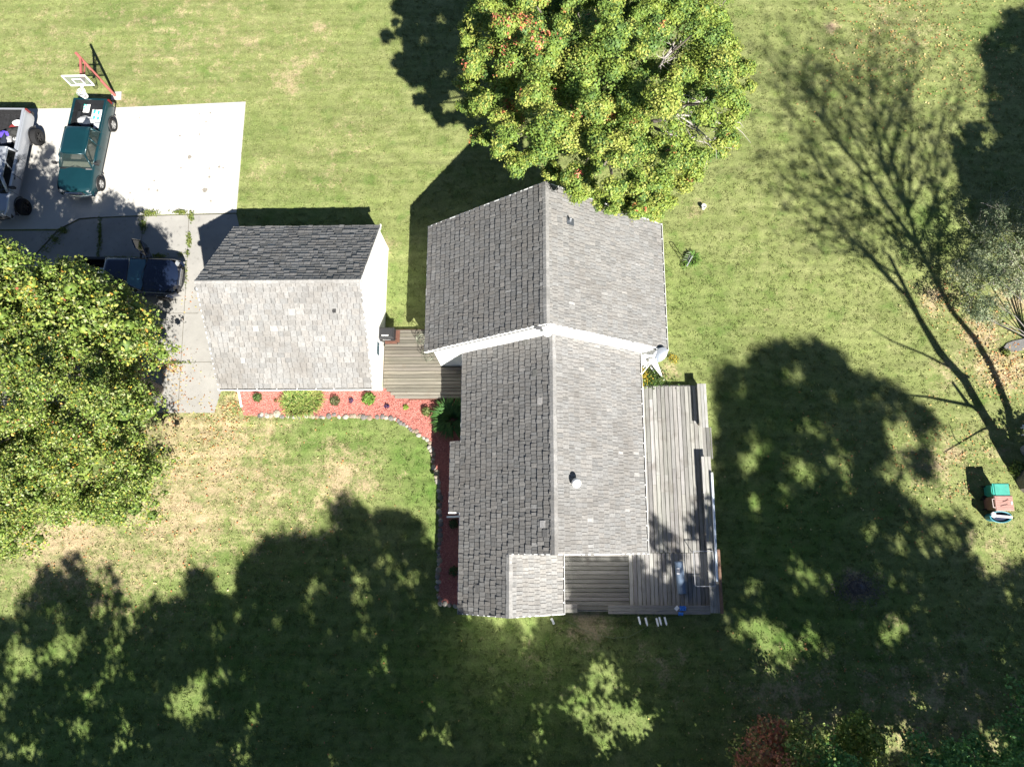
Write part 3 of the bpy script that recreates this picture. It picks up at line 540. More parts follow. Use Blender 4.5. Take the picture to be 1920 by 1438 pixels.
mb.box((xx, s1[1] + 1.4, .60), (.06, 2.8, .40), tint=(.55, .36, .28))
mb.bar((xx, s1[1], .82), (xx, s1[1] + 2.85, .82), .12, .035, tint=(.62, .42, .34)); mb.build('railing', M['wood'], ed, eo, label='dark brown railing at the corner')
mb = MB(); p, q = at(1334.5, 886, BZ + .1), at(1344.5, 1090, BZ + .1); mb.tube([p, (p + q) / 2 + (.01, 0, 0), q], .055, 10, tint=(.75, .82, .9)); mb.build('plastic_pipe', M['plastic']); prop(bpy.data.objects['plastic_pipe'], 'long pale blue white pipe lying along the outer edge of the deck bench', 'pipe')

# ------------------------------------------------------------------ vehicles
def wheel(parent, x, y, r, w, side, rimmat, spokes=5, rr=.62, name='wheel'):
    o = thing(name, None, None, (x, y, r)); o.parent = parent
    mb = MB(); pr = [(r * rr, -w / 2), (r * .93, -w / 2), (r, -w * .36), (r, w * .36), (r * .93, w / 2), (r * rr, w / 2), (r * rr * .97, w * .35), (r * rr * .97, -w * .35)]
    mb.lathe(pr + [pr[0]], (0, 0, 0), 1, 28); mb.f = [f for f in mb.f if len(f) == 4]; mb.t = mb.t[:len(mb.f)]; mb.m = mb.m[:len(mb.f)]
    mb.build('tyre', M['tyre'], o)
    mb = MB(); q = r * rr; y1 = side * w * .30; mb.lathe([(q, -side * w * .3), (q, y1), (q * .92, y1 + side * .02), (q * .86, y1 - side * .04), (q * .2, y1 - side * .03), (q * .18, y1 + side * .015), (.01, y1 + side * .02)], (0, 0, 0), 1, 28, tint=(.55,) * 3)
    for k in range(spokes):
        a = 2 * math.pi * k / spokes; mb.bar((math.cos(a) * q * .15, y1 + side * .005, math.sin(a) * q * .15), (math.cos(a) * q * .9, y1 + side * .01, math.sin(a) * q * .9), .055 if spokes < 8 else .035, .03, up=(0, 1, 0))
    mb.build('rim', rimmat, o); return o
def pickup(name, label, P, loc, rz, paint, rimmat, bedmat, windows, glass, open_door=False):
    t = thing(name, label, 'pickup truck', loc, rz, None)
    L, W, wb, r = P['L'], P['W'], P['wb'], P['r']; xn = L / 2 - .12; xt = -L / 2 + .16; xf = L / 2 - P['fo']; xr = xf - wb; lift = P.get('lift', 0)
    zb, zc, znose, zr, zrail, zfl, z0 = P['belt'], P['belt'], P['nose'], P['roof'], P['rail'], P['rail'] - .5, P['sill']
    xc, xwt, xrr, xrb = P['xc'], P['xwt'], P['xrr'], P['xrb']; kn = P['kn']; hw = W / 2; R = r + .07
    def yh(x):
        y = hw
        if x > xn - .5: y -= .10 * ((x - xn + .5) / .5) ** 2
        if x < xt + .25: y -= .04 * ((xt + .25 - x) / .25) ** 2
        return y
    def top(x):
        if x >= xc: return zc - (zc - znose) * ((x - xc) / (xn - xc)) ** 1.6
        if x >= xrb: return zb
        return zrail
    def low(x):
        z = z0
        for xa in (xf, xr):
            if abs(x - xa) < R: z = max(z, r + lift * 0 + math.sqrt(R * R - (x - xa) ** 2))
        return z
    xs = sorted(set([xt, xn, xc, xrb - .001, xrb + .001] + list(np.linspace(xt, xn, 60)) + [xa + R * math.sin(q) for xa in (xf, xr) for q in np.linspace(-1.5707, 1.5707, 13)]))
    mb = MB(); K = 7
    def sidept(x, k, s):
        lo, hi = low(x), top(x); z = lo + (hi - lo) * k; y = yh(x); y -= .05 * max(0, (z0 + .25 - z) / .25) if z < z0 + .25 else 0
        y -= .03 * max(0, (z - .75 * zb) / (.25 * zb)); e = (hi - z) / .10
        if e < 1: y -= .06 * (1 - e) ** 2
        return (x, s * y, z)
    ks = [0, .15, .35, .55, .75, .9, .96, 1]
    for s in (1, -1):
        vs = [sidept(x, k, s) for x in xs for k in ks]; w = len(ks); fs = []
        for i in range(len(xs) - 1):
            if open_door and s == 1 and xs[i] >= xc - 1.12 and xs[i + 1] <= xc - .02: continue
            for j in range(w - 1): f = (i * w + j, (i + 1) * w + j, (i + 1) * w + j + 1, i * w + j + 1); fs.append(f if s == -1 else f[::-1])
        mb.add(vs, fs)
        for xa in (xf, xr):      # flared wheel arch lip
            arc = [(xa + (R + .005) * math.sin(q), s * (hw + .005), r + (R + .005) * math.cos(q)) for q in np.linspace(-1.45, 1.45, 14)]
            mb.tube(arc, .035, 6, m=P.get('lip', 0)); arc2 = [(a, s * (hw - .28), c) for a, b, c in arc]
            vs = [(a, s * (hw - .02), c) for a, b, c in arc] + arc2; n = len(arc); mb.add(vs, [(i, i + 1, n + i + 1, n + i) for i in range(n - 1)], m=1)
    yt = lambda x: abs(sidept(x, 1, 1)[1])
    def hood(u, v):          # hood between cowl and nose
        b = 2 * v - 1; x = xc + u * (xn - kn * b * b - xc); x2 = min(x, xn); y = b * yt(xc + u * (xn - xc)); z = top(xc + u * (xn - xc)) + P.get('crown', .04) * (1 - b * b) + P.get('bulge', .02) * (1 if abs(b) < .45 else max(0, 1 - (abs(b) - .45) / .1)) * (1 - u * .5)
        if u > .9: z -= .05 * ((u - .9) / .1) ** 2
        return (x, y, z)
    mb.grid(hood, 14, 16)
    def nose(u, v): p = hood(1, v); return (p[0] + .03 * math.sin(u * 2.5), p[1] * (1 - .0 * u), p[2] + (z0 + .05 - p[2]) * u)
    mb.grid(nose, 5, 16)
    for s in (1, -1):        # fender front corner
        a = [sidept(xn, k, s) for k in ks]; b = [nose(1 - k, (s + 1) / 2) for k in ks]
        for i in range(len(ks) - 1): mb.quad(a[i], b[i], b[i + 1], a[i + 1])
    # cab shell
    hb, hr_ = yt(xrb + .01), P['hr']; cr = .05
    def roof(u, v):
        b = 2 * v - 1; x = xrr + u * (xwt - xrr); e = abs(b); z = zr + cr * (1 - b * b) - .09 * max(0, (e - .85) / .15) ** 2 - .05 * max(0, (abs(2 * u - 1) - .85) / .15) ** 2; return (x - .05 * b * b * (u - .3), b * (hr_ + .03), z)
    mb.grid(roof, 12, 14)
    pil = P.get('pil', .07); zrl = zr - .09
    for s in (1, -1):
        mb.bar((xc - .02, s * (hb - .0), zb), (xwt, s * hr_, zrl + .02), pil, .06); mb.bar((xrb + .02, s * hb, zb), (xrr + .03, s * hr_, zrl + .02), pil + .06, .08); mb.bar((xrr, s * (hr_ + .01), zrl + .01), (xwt, s * (hr_ + .01), zrl + .01), .05, .07)
        for f in windows[1:-1]:
            mb.bar((xrb + f * (xc - xrb), s * hb, zb), (xrr + f * (xwt - xrr), s * hr_, zrl), .07, .05)
        mb.bar((xrb, s * (hb - .02), zb - .01), (xc, s * (hb - .02), zb - .01), .05, .05)
    mb.bar((xc, -hb, zb + .0), (xc, hb, zb + .0), .14, .05, m=1); mb.bar((xrb, -hb, zb - .0), (xrb, hb, zb), .06, .06); mb.bar((xrr, -hr_, zrl + .02), (xrr, hr_, zrl + .02), .06, .07); mb.bar((xwt, -hr_, zrl + .03), (xwt, hr_, zrl + .03), .06, .06)
    mb.quad((xrb, -hb, zfl), (xrb, hb, zfl), (xrb, hb, zb), (xrb, -hb, zb))
    # underside and bed
    mb.box(((xt + xn) / 2, 0, z0 + .03), (xn - xt - .3, W - .7, .06), m=1); mb.box((xf, 0, r), (.14, W - .5, .14), m=1); mb.box((xr, 0, r), (.16, W - .5, .16), m=1)
    body = mb.build('body', [paint, M['black']], t); [setattr(p, 'use_smooth', True) for p in body.data.polygons]
    mb = MB(); yi = hw - .16; xb0, xb1 = xt + .07, xrb - .07
    mb.quad((xb0, -yi, zfl), (xb1, -yi, zfl), (xb1, yi, zfl), (xb0, yi, zfl), m=1)
    for s in (1, -1):
        mb.quad((xb0, s * yi, zfl), (xb1, s * yi, zfl), (xb1, s * yi, zrail), (xb0, s * yi, zrail), m=1); mb.bar((xt, s * (hw - .11), zrail + .01), (xrb - .03, s * (hw - .11), zrail + .01), .13, .035, m=0 if P.get('rail_paint', 1) else 2)
        mb.bbox((xr, s * (yi - .09), zfl + .11), (1.0, .2, .22), .06, m=1)
    mb.box((xb1 + .02, 0, (zfl + zrail) / 2 + .01), (.05, W - .16, zrail - zfl + .03)); mb.box((xt + .03, 0, (zfl + zrail) / 2), (.07, W - .16, zrail - zfl + .04)); mb.quad((xb0 - .003, -yi, zfl), (xb0 - .003, yi, zfl), (xb0 - .003, yi, zrail - .03), (xb0 - .003, -yi, zrail - .03), m=1)
    for i in range(9): mb.box(((xb0 + xb1) / 2, -yi + .12 + i * (2 * yi - .24) / 8, zfl + .008), (xb1 - xb0, .05, .014), m=1)
    mb.build('cargo_bed', [paint, bedmat, M['black']], t)
    # cabin interior
    mb = MB(); mb.box(((xc + xrb) / 2, 0, z0 + .18), (xc - xrb - .1, W - .3, .06), tint=(.4,) * 3)
    mb.bbox((xc - .18, 0, zb - .08), (.5, W - .34, .2), .06, tint=P.get('dash', (1.3, 1.35, 1.15))); mb.tube([(xc - .55 + .05 * math.sin(q), .38 + .19 * math.cos(q), zb - .02 + .17 * math.sin(q)) for q in np.linspace(0, 6.28, 13)], .018, 6, tint=(.15,) * 3)
    for xs_ in P['seats']:
        for s in (1, -1): mb.bbox((xs_, s * .4, zb - .42), (.52, .58, .18), .05); mb.bbox((xs_ - .3, s * .4, zb - .1), (.16, .56, .62), .06); mb.bbox((xs_ - .32, s * .4, zb + .3), (.1, .26, .2), .04)
    mb.build('interior', M['seat'], t)
    # glass
    e = .012
    mb = MB(); mb.grid(lambda u, v: ((xc - .03) + (xwt + .02 - xc + .03) * u + .06 * (1 - (2 * v - 1) ** 2) * (1 - u), (2 * v - 1) * (hb - .03 + (hr_ - hb) * u), zb + .03 + (zrl + .03 - zb - .03) * u + e), 4, 8); o = mb.build('windshield', P.get('wsglass', glass), t)
    for s in (1, -1) if P.get('wipers', 1) else (): mb = MB(); mb.tube([(xc + .06, s * .55, zb + .06), (xc - .06, s * .05, zb + .12)], .012, 5); mb.build('wiper', M['black'], t)
    mb = MB(); mb.quad((xrb, -hb + .12, zb + .03), (xrb, hb - .12, zb + .03), (xrr, hr_ - .1, zrl), (xrr, -hr_ + .1, zrl)); mb.build('rear_window', M['dark_glass'], t)
    for s in (1, -1):
        for i, (f0, f1) in enumerate(zip(windows, windows[1:])):
            if open_door and s == 1 and i == len(windows) - 2: continue
            g = .06 / (xc - xrb); a0, a1 = f0 + g, f1 - g
            mb = MB(); pt = lambda f, k: (xrb + f * (xc - xrb) + (xrr + f * (xwt - xrr) - xrb - f * (xc - xrb)) * k, s * (hb + (hr_ - hb) * k + .006), zb + .02 + (zrl - .02 - zb) * k)
            mb.quad(pt(a0, .04), pt(a1, .04), pt(a1, .93), pt(a0, .93)); mb.build('side_window', glass, t)
    # doors, handles
    nw = len(windows) - 1; doors = P['doors']
    for s in (1, -1):
        for (xa, xb) in doors:
            if open_door and s == 1 and xb == max(d[1] for d in doors): continue
            mb = MB(); us = [0, .02] + list(np.linspace(.15, .85, 6)) + [.98, 1]; kk = [.06, .09, .2, .35, .55, .75, .9, .955, .985]; w_ = len(kk)
            vs = [(lambda p: (p[0], p[1] + s * .005, p[2] + .002))(sidept(xa + (xb - xa) * u, k, s)) for u in us for k in kk]
            for i in range(len(us) - 1):
                for j in range(w_ - 1): mb.f.append((i * w_ + j, (i + 1) * w_ + j, (i + 1) * w_ + j + 1, i * w_ + j + 1)); mb.t.append((1, 1, 1)); mb.m.append(1 if i in (0, len(us) - 2) or j == 0 else 0)
            mb.v = vs
            d = mb.build('door', [paint, M['black']], t, smooth=True); mb = MB(); mb.bbox((xa + .16, s * (hw - .005), zb - .16), (.16, .04, .045), .01); mb.build('handle', M['black'] if P.get('dark_handles') else paint, d)
    if open_door:
        hx, hy = xc - .03, hw - .03; a = R_(62); dx, dy = -math.cos(a), math.sin(a); mb = MB(); px, py = -dy, dx
        q = lambda l, z, o=0: (hx + dx * l + px * o, hy + dy * l + py * o, z)
        for o_ in (0, -.07): mb.quad(q(0, z0 + .1, o_), q(1.08, z0 + .1, o_), q(1.08, zb, o_), q(0, zb, o_))
        mb.quad(q(0, zb, 0), q(1.08, zb, 0), q(1.08, zb, -.07), q(0, zb, -.07)); mb.quad(q(1.08, z0 + .1, 0), q(1.08, zb, 0), q(1.08, zb, -.07), q(1.08, z0 + .1, -.07)); mb.bar(q(.02, zb, -.03), q(.45, zrl, .16), .05); mb.bar(q(.45, zrl, .16), q(1.0, zrl, .16), .05); mb.bar(q(1.06, zb, -.03), q(1.0, zrl, .16), .05)
        mb.bbox((hx + dx * .5 + .06, hy + dy * .5 - .02, zb - .25), (.2, .5, .08), .02, m=1)
        d = mb.build('door', [paint, M['black']], t, label='driver door standing open'); mb = MB(); mb.quad(q(.08, zb + .01, -.03), q(1.03, zb + .01, -.03), q(.98, zrl - .02, .15), q(.46, zrl - .02, .15)); mb.build('side_window', glass, d)
    # bumpers, lights, grille, mirrors
    bm = MB()
    def bump(u, v): b = 2 * v - 1; return (xn + .08 - kn * 1.15 * b * b + (.05 * math.sin(u * math.pi)) - .12 * max(0, abs(b) - .9) / .1, b * (hw - .02), P['bz'] + .11 - .22 * u)
    bm.grid(bump, 4, 20); bm.grid(lambda u, v: (bump(0, v)[0] - .14 * u, bump(0, v)[1], bump(0, v)[2] + .004), 1, 20); bm.build('front_bumper', P['bumper'], t, smooth=True)
    bm = MB(); bm.bbox((xt - .09, 0, P['bz']), (.2, W - .12, .2), .04); bm.build('rear_bumper', P['bumper'], t)
    zm = (znose + P['bz'] + .1) / 2; zh = max(.1, znose - P['bz'] - .2)
    bm = MB(); bm.box((xn + .02, 0, zm), (.07, W * .46, zh)); g = bm.build('grille', M['black'], t); bm = MB(); [bm.box((xn + .062, 0, zm - zh / 2 + zh * i / 4), (.016, W * .46, .02)) for i in range(5)]; bm.bar((xn + .06, -W * .24, zm + zh / 2), (xn + .06, W * .24, zm + zh / 2), .04, .04); bm.build('grille_bars', P['grille'], g)
    for s in (1, -1):
        bm = MB(); bm.frame((xn - .03 - kn * .62, s * W * .36, zm + .02), (.96, s * -.28, 0), (s * .28, .96, 0), (0, 0, 1), .12, W * .2, zh * .8); bm.build('headlight', M['lamp'], t)
        bm = MB(); bm.bbox((xt + .0, s * (hw - .04), zrail - .22), (.09, .09, .34), .02); bm.build('taillight', M['red'], t)
        bm = MB(); mz = zb + .12; ml = P.get('mir', .22); bm.bar((xc - .28, s * (hw - .08), zb + .04), (xc - .24, s * (hw + .1), mz), .05, .05); bm.bbox((xc - .22, s * (hw + .06 + ml / 2), mz + .02), (.11, ml, .2), .03); bm.build('mirror', M['black'], t)
    for xa in (xf, xr):
        for s in (1, -1): wheel(t, xa, s * (hw - .13 + P.get('wo', 0)), r, P.get('tw', .24), s, rimmat, P.get('spokes', 5), P.get('rr', .62))
    return t
# green extended cab pickup
PG = dict(L=5.75, W=1.98, wb=3.6, fo=.95, r=.37, belt=1.16, nose=1.0, roof=1.74, rail=1.2, sill=.45, xc=1.46, xwt=.90, xrr=-.66, xrb=-.74, kn=.16, hr=.68, bz=.58, bumper=M['chrome'], grille=M['chrome'], seats=(.45,), doors=[(.04, 1.32)], lip=1, dash=(1.6, 1.75, 1.5), tw=.24, rr=.66, wo=.04, bulge=.025)
fw, rw = at(190, 347, .37), at(213, 235, .37); dv = (fw - rw)[:2]; hd = math.atan2(dv[1], dv[0]); lf = np.array([-math.sin(hd), math.cos(hd)]); mid = (fw + rw)[:2] / 2 - lf * (1.98 / 2 - .02); fwd = np.array([math.cos(hd), math.sin(hd)])
cen = mid + fwd * ((PG['wb'] / 2 + PG['fo']) - PG['L'] / 2)
gt = pickup('pickup_truck', 'dark teal extended cab pickup with white bags in its bed under the basketball hoop', PG, (cen[0], cen[1], .045), hd, M['green_paint'], M['rim'], M['bed'], [0, .36, 1], M['glass'])
GT = (cen, hd)
# silver crew cab
PSv = dict(L=6.45, W=2.04, wb=4.2, fo=.98, r=.45, belt=1.42, nose=1.30, roof=2.0, rail=1.47, sill=.66, xc=1.90, xwt=1.30, xrr=-.45, xrb=-.55, kn=.14, hr=.86, bz=.85, bumper=M['black'], grille=M['black'], seats=(.85, -.1), doors=[(.82, 1.76), (-.22, .82)], tw=.32, rr=.58, wo=.26, mir=.3, dark_handles=1, dash=(.3, .3, .3), spokes=6, lip=1, pil=.14, crown=.03)
fw, rw = at(48, 391, .45), at(74, 257, .45); dv = (fw - rw)[:2]; hd = math.atan2(dv[1], dv[0]); lf = np.array([-math.sin(hd), math.cos(hd)]); fwd = np.array([math.cos(hd), math.sin(hd)]); mid = (fw + rw)[:2] / 2 - lf * (2.04 / 2 + .22); cen = mid + fwd * ((PSv['wb'] / 2 + PSv['fo']) - PSv['L'] / 2)
sv = pickup('pickup_truck', 'lifted silver crew cab pickup with black wheels and clutter in its bed', PSv, (cen[0], cen[1], .045), hd, M['silver_paint'], M['dark_rim'], M['grey_bed'], [0, .48, 1], M['dark_glass']); SVT = (cen, hd)
# navy pickup, door open
PN = dict(L=5.7, W=1.95, wb=3.4, fo=.98, r=.38, belt=1.16, nose=1.02, roof=1.74, rail=1.2, sill=.42, xc=1.02, xwt=.45, xrr=-.78, xrb=-.9, kn=.34, hr=.68, bz=.60, bumper=M['black'], grille=M['chrome'], seats=(.05,), doors=[(-.05, .95)], tw=.25, wo=.05, dash=(.3, .3, .35), crown=.06, wsglass=M['blue_glass'], rail_paint=0)
nf = at(345.5, 524, .65); hd = R_(-1.5); fwd = np.array([math.cos(hd), math.sin(hd)]); cen = nf[:2] - fwd * (PN['L'] / 2)
nvt = pickup('pickup_truck', 'dark navy pickup with its driver door open half hidden under the left tree', PN, (cen[0], cen[1], .04), hd, M['navy_paint'], M['dark_rim'], M['bed'], [0, .38, 1], M['dark_glass'], open_door=True)
def on(T, x, y, z): c, h = T; return np.array([c[0] + math.cos(h) * x - math.sin(h) * y, c[1] + math.sin(h) * x + math.cos(h) * y, z])
# white ladder in the navy pickup's bed
mb = MB(); A0, A1 = at(60, 496, 1.42), at(203, 505, 1.42); B0, B1 = at(62, 512, 1.42), at(203, 511, 1.42)
for p, q in ((A0, A1), (B0, B1)): mb.bar(p, q, .05, .07)
for i in range(12): f = (i + .5) / 12; mb.bar(A0 + (A1 - A0) * f, B0 + (B1 - B0) * f, .035, .035)
prop(mb.build('ladder', M['white']), 'white ladder lying in the bed of the navy pickup under the left tree', 'ladder')
# loads in the beds
def blob(mb, c, r, tint, n=9, sq=(1, 1, .5), lump=.25):
    vs = []; fs = []
    for i in range(n + 1):
        th = math.pi * i / n
        for k in range(14): ph = 2 * math.pi * k / 14; q = 1 + random.uniform(-lump, lump) * .5; vs.append((c[0] + r * sq[0] * q * math.sin(th) * math.cos(ph), c[1] + r * sq[1] * q * math.sin(th) * math.sin(ph), c[2] + r * sq[2] * q * math.cos(th)))
    for i in range(n):
        for k in range(14): fs.append((i * 14 + k, i * 14 + (k + 1) % 14, (i + 1) * 14 + (k + 1) % 14, (i + 1) * 14 + k))
    mb.add(vs, fs, tint); return mb
def lump(name, label, cat, T, x, y, z, r, tint, sq=(1, 1, .5), extra=None, group=None):
    mb = MB(); p = on(T, x, y, z); blob(mb, p, r, tint, sq=sq); 
    if extra: extra(mb, p)
    return prop(mb.build(name, M['cloth'], None, p), label, cat, group)
zg = .78
def marks(mb, p):
    for i in range(5): mb.box((p[0] + random.uniform(-.2, .2), p[1] + random.uniform(-.2, .2), p[2] + .15 + .012 * i), (.14, .09, .008), random.uniform(0, 3), tint=(.03, .5, .36))
def bag(label, x, y, w, l, h, tint=(.8, .8, .8), ink=(.04, .5, .4)):
    p = on(GT, x, y, zg + h / 2); mb = MB(); c, s = math.cos(GT[1]), math.sin(GT[1])
    def f(u, v):
        a, b = 2 * u - 1, 2 * v - 1; q = h / 2 * (1 - a ** 4) * (1 - b ** 4) + random.uniform(-.012, .012); X, Y = a * l / 2, b * w / 2
        return (p[0] + c * X - s * Y, p[1] + s * X + c * Y, zg + h * .5 + q)
    mb.grid(f, 10, 10, tint); g = lambda u, v: (f(u, v)[0], f(u, v)[1], zg + h * .45); mb.grid(g, 4, 4, tint)
    k = len(mb.f)
    for (a, b) in ((.25, .3), (.3, .62), (.62, .35), (.68, .66)):
        q = f(a, b); mb.box((q[0], q[1], zg + h * 1.03 + .004), (l * .22, w * .16, .01), GT[1], tint=ink)
    return prop(mb.build('sack', M['cloth'], None, (p[0], p[1], zg), smooth=False), label, 'sack')
bag('white sack with green print lying in the teal pickup bed', -1.85, .34, .75, .9, .2)
bag('crumpled white sack with green print at the tailgate corner of the teal pickup bed', -2.35, -.38, .34, .5, .2)
lump('plastic_sheet', 'crumpled clear plastic sheet beside the sack in the teal pickup bed', 'plastic sheet', GT, -1.6, -.2, .85, .48, (.36, .37, .38), (1.3, .6, .35))
lump('tarp', 'dark bundled tarp against the cab in the teal pickup bed', 'tarp', GT, -.98, -.05, 1.05, .3, (.03, .04, .06), (.7, 2.3, .6))
mb = MB(); p = on(GT, -1.18, .55, .95); mb.bbox(p, (.36, .34, .32), .02, (.42, .43, .45)); prop(mb.build('storage_box', M['plastic'], None, p), 'grey box in the front corner of the teal pickup bed', 'box')
for i in range(1):
    mb = MB(); p = on(SVT, -1.65, -.05, 1.2); blob(mb, p, .28, (.09, .05, .5), sq=(1.3, .8, .9)); prop(mb.build('bag', M['cloth'], None, p), 'bright purple bag in the silver pickup bed', 'bag')
lump('machine_part', 'black lumpy machine part in the silver pickup bed beside the purple bag', 'machine part', SVT, -1.8, .48, 1.2, .36, (.02, .02, .02), (1.3, .8, .8))
lump('rag', 'white rag on the clutter in the silver pickup bed', 'rag', SVT, -2.35, .5, 1.25, .22, (.8, .8, .8), (1.2, .8, .5))
lump('fuel_can', 'black can with white lid near the cab of the silver pickup', 'can', SVT, -1.3, .66, 1.2, .2, (.03, .03, .03), (1, 1, 1.1), lambda mb, p: mb.lathe([(.1, .17), (.1, .2), (.02, .21)], p, n=12, tint=(.7, .7, .7)))
lump('motor', 'grey metal motor in the silver pickup bed below the purple bag', 'motor', SVT, -1.35, .18, 1.2, .2, (.3, .3, .31), (1, 1.2, .9))
lump('bed_cover', 'dark cover over the front of the silver pickup bed', 'cover', SVT, -.85, .05, 1.36, .33, (.015, .02, .04), (.55, 2.6, .55))
lump('cable_pile', 'red and black cable pile by the white rag in the silver pickup bed', 'cables', SVT, -2.15, .3, 1.16, .2, (.2, .02, .02), (1.4, 1, .5))

# ------------------------------------------------------------------ basketball hoop
b0 = at(217, 181); hoop = thing('basketball_hoop', 'red steel basketball hoop with clear backboard behind the teal pickup', 'basketball hoop', b0); off = b0
mb = MB(); mb.box((b0[0] + .06, b0[1] + .0, .03), (.55, .5, .06), .05); mb.build('footing', M['concrete'], hoop, off)
mb = MB(); ptop = np.array([b0[0] + .02, b0[1] + .02, 3.62]); mb.tube([b0 + (0, 0, 0), ptop], .075, 10); mb.build('pole', M['hoop'], hoop, off)
bb = [at(114, 141.5, 3.80), at(157.8, 140.4, 3.80), at(177.6, 162, 3.03), at(135.6, 162, 3.03)]; yb = np.mean([q[1] for q in bb]); xl, xr_ = np.mean([bb[0][0], bb[3][0]]), np.mean([bb[1][0], bb[2][0]]); xm = (xl + xr_) / 2
mb = MB(); mb.box((xm, yb, 3.41), (xr_ - xl, .03, .78)); o = mb.build('backboard', M['clear'], hoop, off); mb = MB()
for zz in (3.03, 3.80): mb.box((xm, yb, zz), (xr_ - xl + .05, .055, .05))
for x in (xl, xr_): mb.box((x, yb, 3.41), (.05, .05, .76))
for zz in (3.17, 3.55): mb.box((xm, yb - .02, zz), (.5, .02, .035))
for x in (xm - .235, xm + .235): mb.box((x, yb - .02, 3.36), (.035, .02, .36))
mb.build('backboard_frame', M['white'], o, off)
mb = MB(); pj = np.array([b0[0] + .02, b0[1] + .02, 3.25]); mb.bar(pj, (xm + .1, yb + .06, 3.30), .1, .1); mb.bar(pj + (0, 0, -.4), (xm + .1, yb + .06, 3.1), .05, .05); mb.build('arm', M['hoop'], hoop, off)
rc = np.array([xm - .02, yb - .40, 3.05]); mb = MB(); mb.tube([rc + (.23 * math.cos(q), .23 * math.sin(q), 0) for q in np.linspace(0, 2 * math.pi, 25)[:-1]], .014, 6, closed=True, tint=(1.6, 1.6, 1.5)); mb.box((xm, yb - .1, 3.05), (.16, .18, .03), tint=(1.7, 1.7, 1.7)); o = mb.build('rim', M['metal'], hoop, off)
mb = MB()
for k in range(12):
    a = 2 * math.pi * k / 12
    for sg in (1, -1): mb.tube([rc + (.23 * math.cos(a), .23 * math.sin(a), 0), rc + (.16 * math.cos(a + sg * .35), .16 * math.sin(a + sg * .35), -.2), rc + (.12 * math.cos(a + sg * .7), .12 * math.sin(a + sg * .7), -.42)], .009, 4)
mb.build('net', M['white'], o, off)

# ------------------------------------------------------------------ vegetation helpers
def clump_leaves(cl, per, size, tintf, flat=.75, nj=.6, up=.35):
    """leaf cards over the surfaces of clumps; cl = list of (centre, radius)"""
    Cs, Ns, Ss, Ts = [], [], [], []
    for c, r in cl:
        n = max(8, int(per * r * r)); d = rng.normal(size=(n, 3)); d /= np.linalg.norm(d, axis=1, keepdims=True); d[:, 2] = np.where(d[:, 2] < -.35, -d[:, 2] * .5, d[:, 2])
        rr = r * np.clip(rng.normal(.92, .16, n), .3, 1.25); lob = 1 + .18 * np.sin(d[:, 0] * 5 + c[0] * 3) * np.cos(d[:, 1] * 5 + c[1] * 2)
        P = np.asarray(c) + d * (rr * lob)[:, None] * [1, 1, flat]
        Cs.append(P); Ns.append(d + rng.normal(size=(n, 3)) * nj + [0, 0, up]); Ss.append(size * rng.uniform(.65, 1.3, n)); Ts.append(tintf(c, n, d))
    return [np.concatenate(a) for a in (Cs, Ns, Ss, Ts)]
def limbs(mb, base, tops, r0, zfork, tint=(1, 1, 1), n=7, droop=.1):
    """trunk with limbs reaching to the given points"""
    base = np.array(base, float); fork = base + [0, 0, zfork] + np.append(rng.normal(0, .1, 2), 0)
    mb.tube([base - (0, 0, .2), base + (fork - base) * .5 + np.append(rng.normal(0, .05, 2), 0), fork], [r0 * 1.25, r0, r0 * .85], n + 3, tint)
    for t in tops:
        t = np.array(t, float); s = base + (fork - base) * random.uniform(.65, 1.0); m = s + (t - s) * .45 + np.array([random.gauss(0, .2), random.gauss(0, .2), .12 * np.linalg.norm(t - s)])
        k = r0 * random.uniform(.25, .5); mb.tube([s, (s + m) / 2 + (0, 0, .05), m, t], [k, k * .8, k * .55, k * .15], n, tint)
def pal_tint(cols, w, jv=.25):
    cols = np.array(cols, float); w = np.array(w, float) / sum(w)
    def f(c, n, d):
        k = rng.choice(len(cols), p=w); k2 = rng.choice(len(cols), n, p=w); base = np.where(rng.random((n, 1)) < .72, cols[k], cols[k2]); return base * rng.uniform(1 - jv, 1 + jv, (n, 1))
    return f
def crown_from_outline(poly, n, zedge, ztop, rr, minz=None, centre=None, sep=.52, zj=.45):
    """clump centres under a dome whose outline is seen as poly"""
    a = np.array(poly, float); lo, hi = a.min(0), a.max(0); c = a.mean(0) if centre is None else np.array(centre); out = []; tries = 0
    while len(out) < n and tries < n * 300:
        tries += 1; x, y = random.uniform(lo[0], hi[0]), random.uniform(lo[1], hi[1])
        if not inside(poly, x, y): continue
        # rho: distance to centre relative to outline along the ray
        d = np.array([x, y]) - c; L = np.linalg.norm(d) + 1e-6; k = 1.0
        while inside(poly, *(c + d / L * (L * k))) and k < 40: k *= 1.06
        rho = min(1, 1 / k); z = zedge + (ztop - zedge) * math.sqrt(max(0, 1 - rho * rho)) + random.gauss(0, zj)
        if minz: z = max(z, minz(x, y))
        r = random.uniform(*rr); p = at(x, y, z)
        if any(np.linalg.norm((p - q) * (1, 1, .45)) < (r + s) * sep for q, s in out): continue
        ppm = 1331 / (35 - z)
        while r > .2 and not all(inside(poly, x + math.cos(q) * r * ppm * .95, y + math.sin(q) * r * ppm * .95) for q in np.linspace(0, 6.28, 9)): r *= .85
        if r <= rr[0] * .5: continue
        out.append((p, r))
    return out

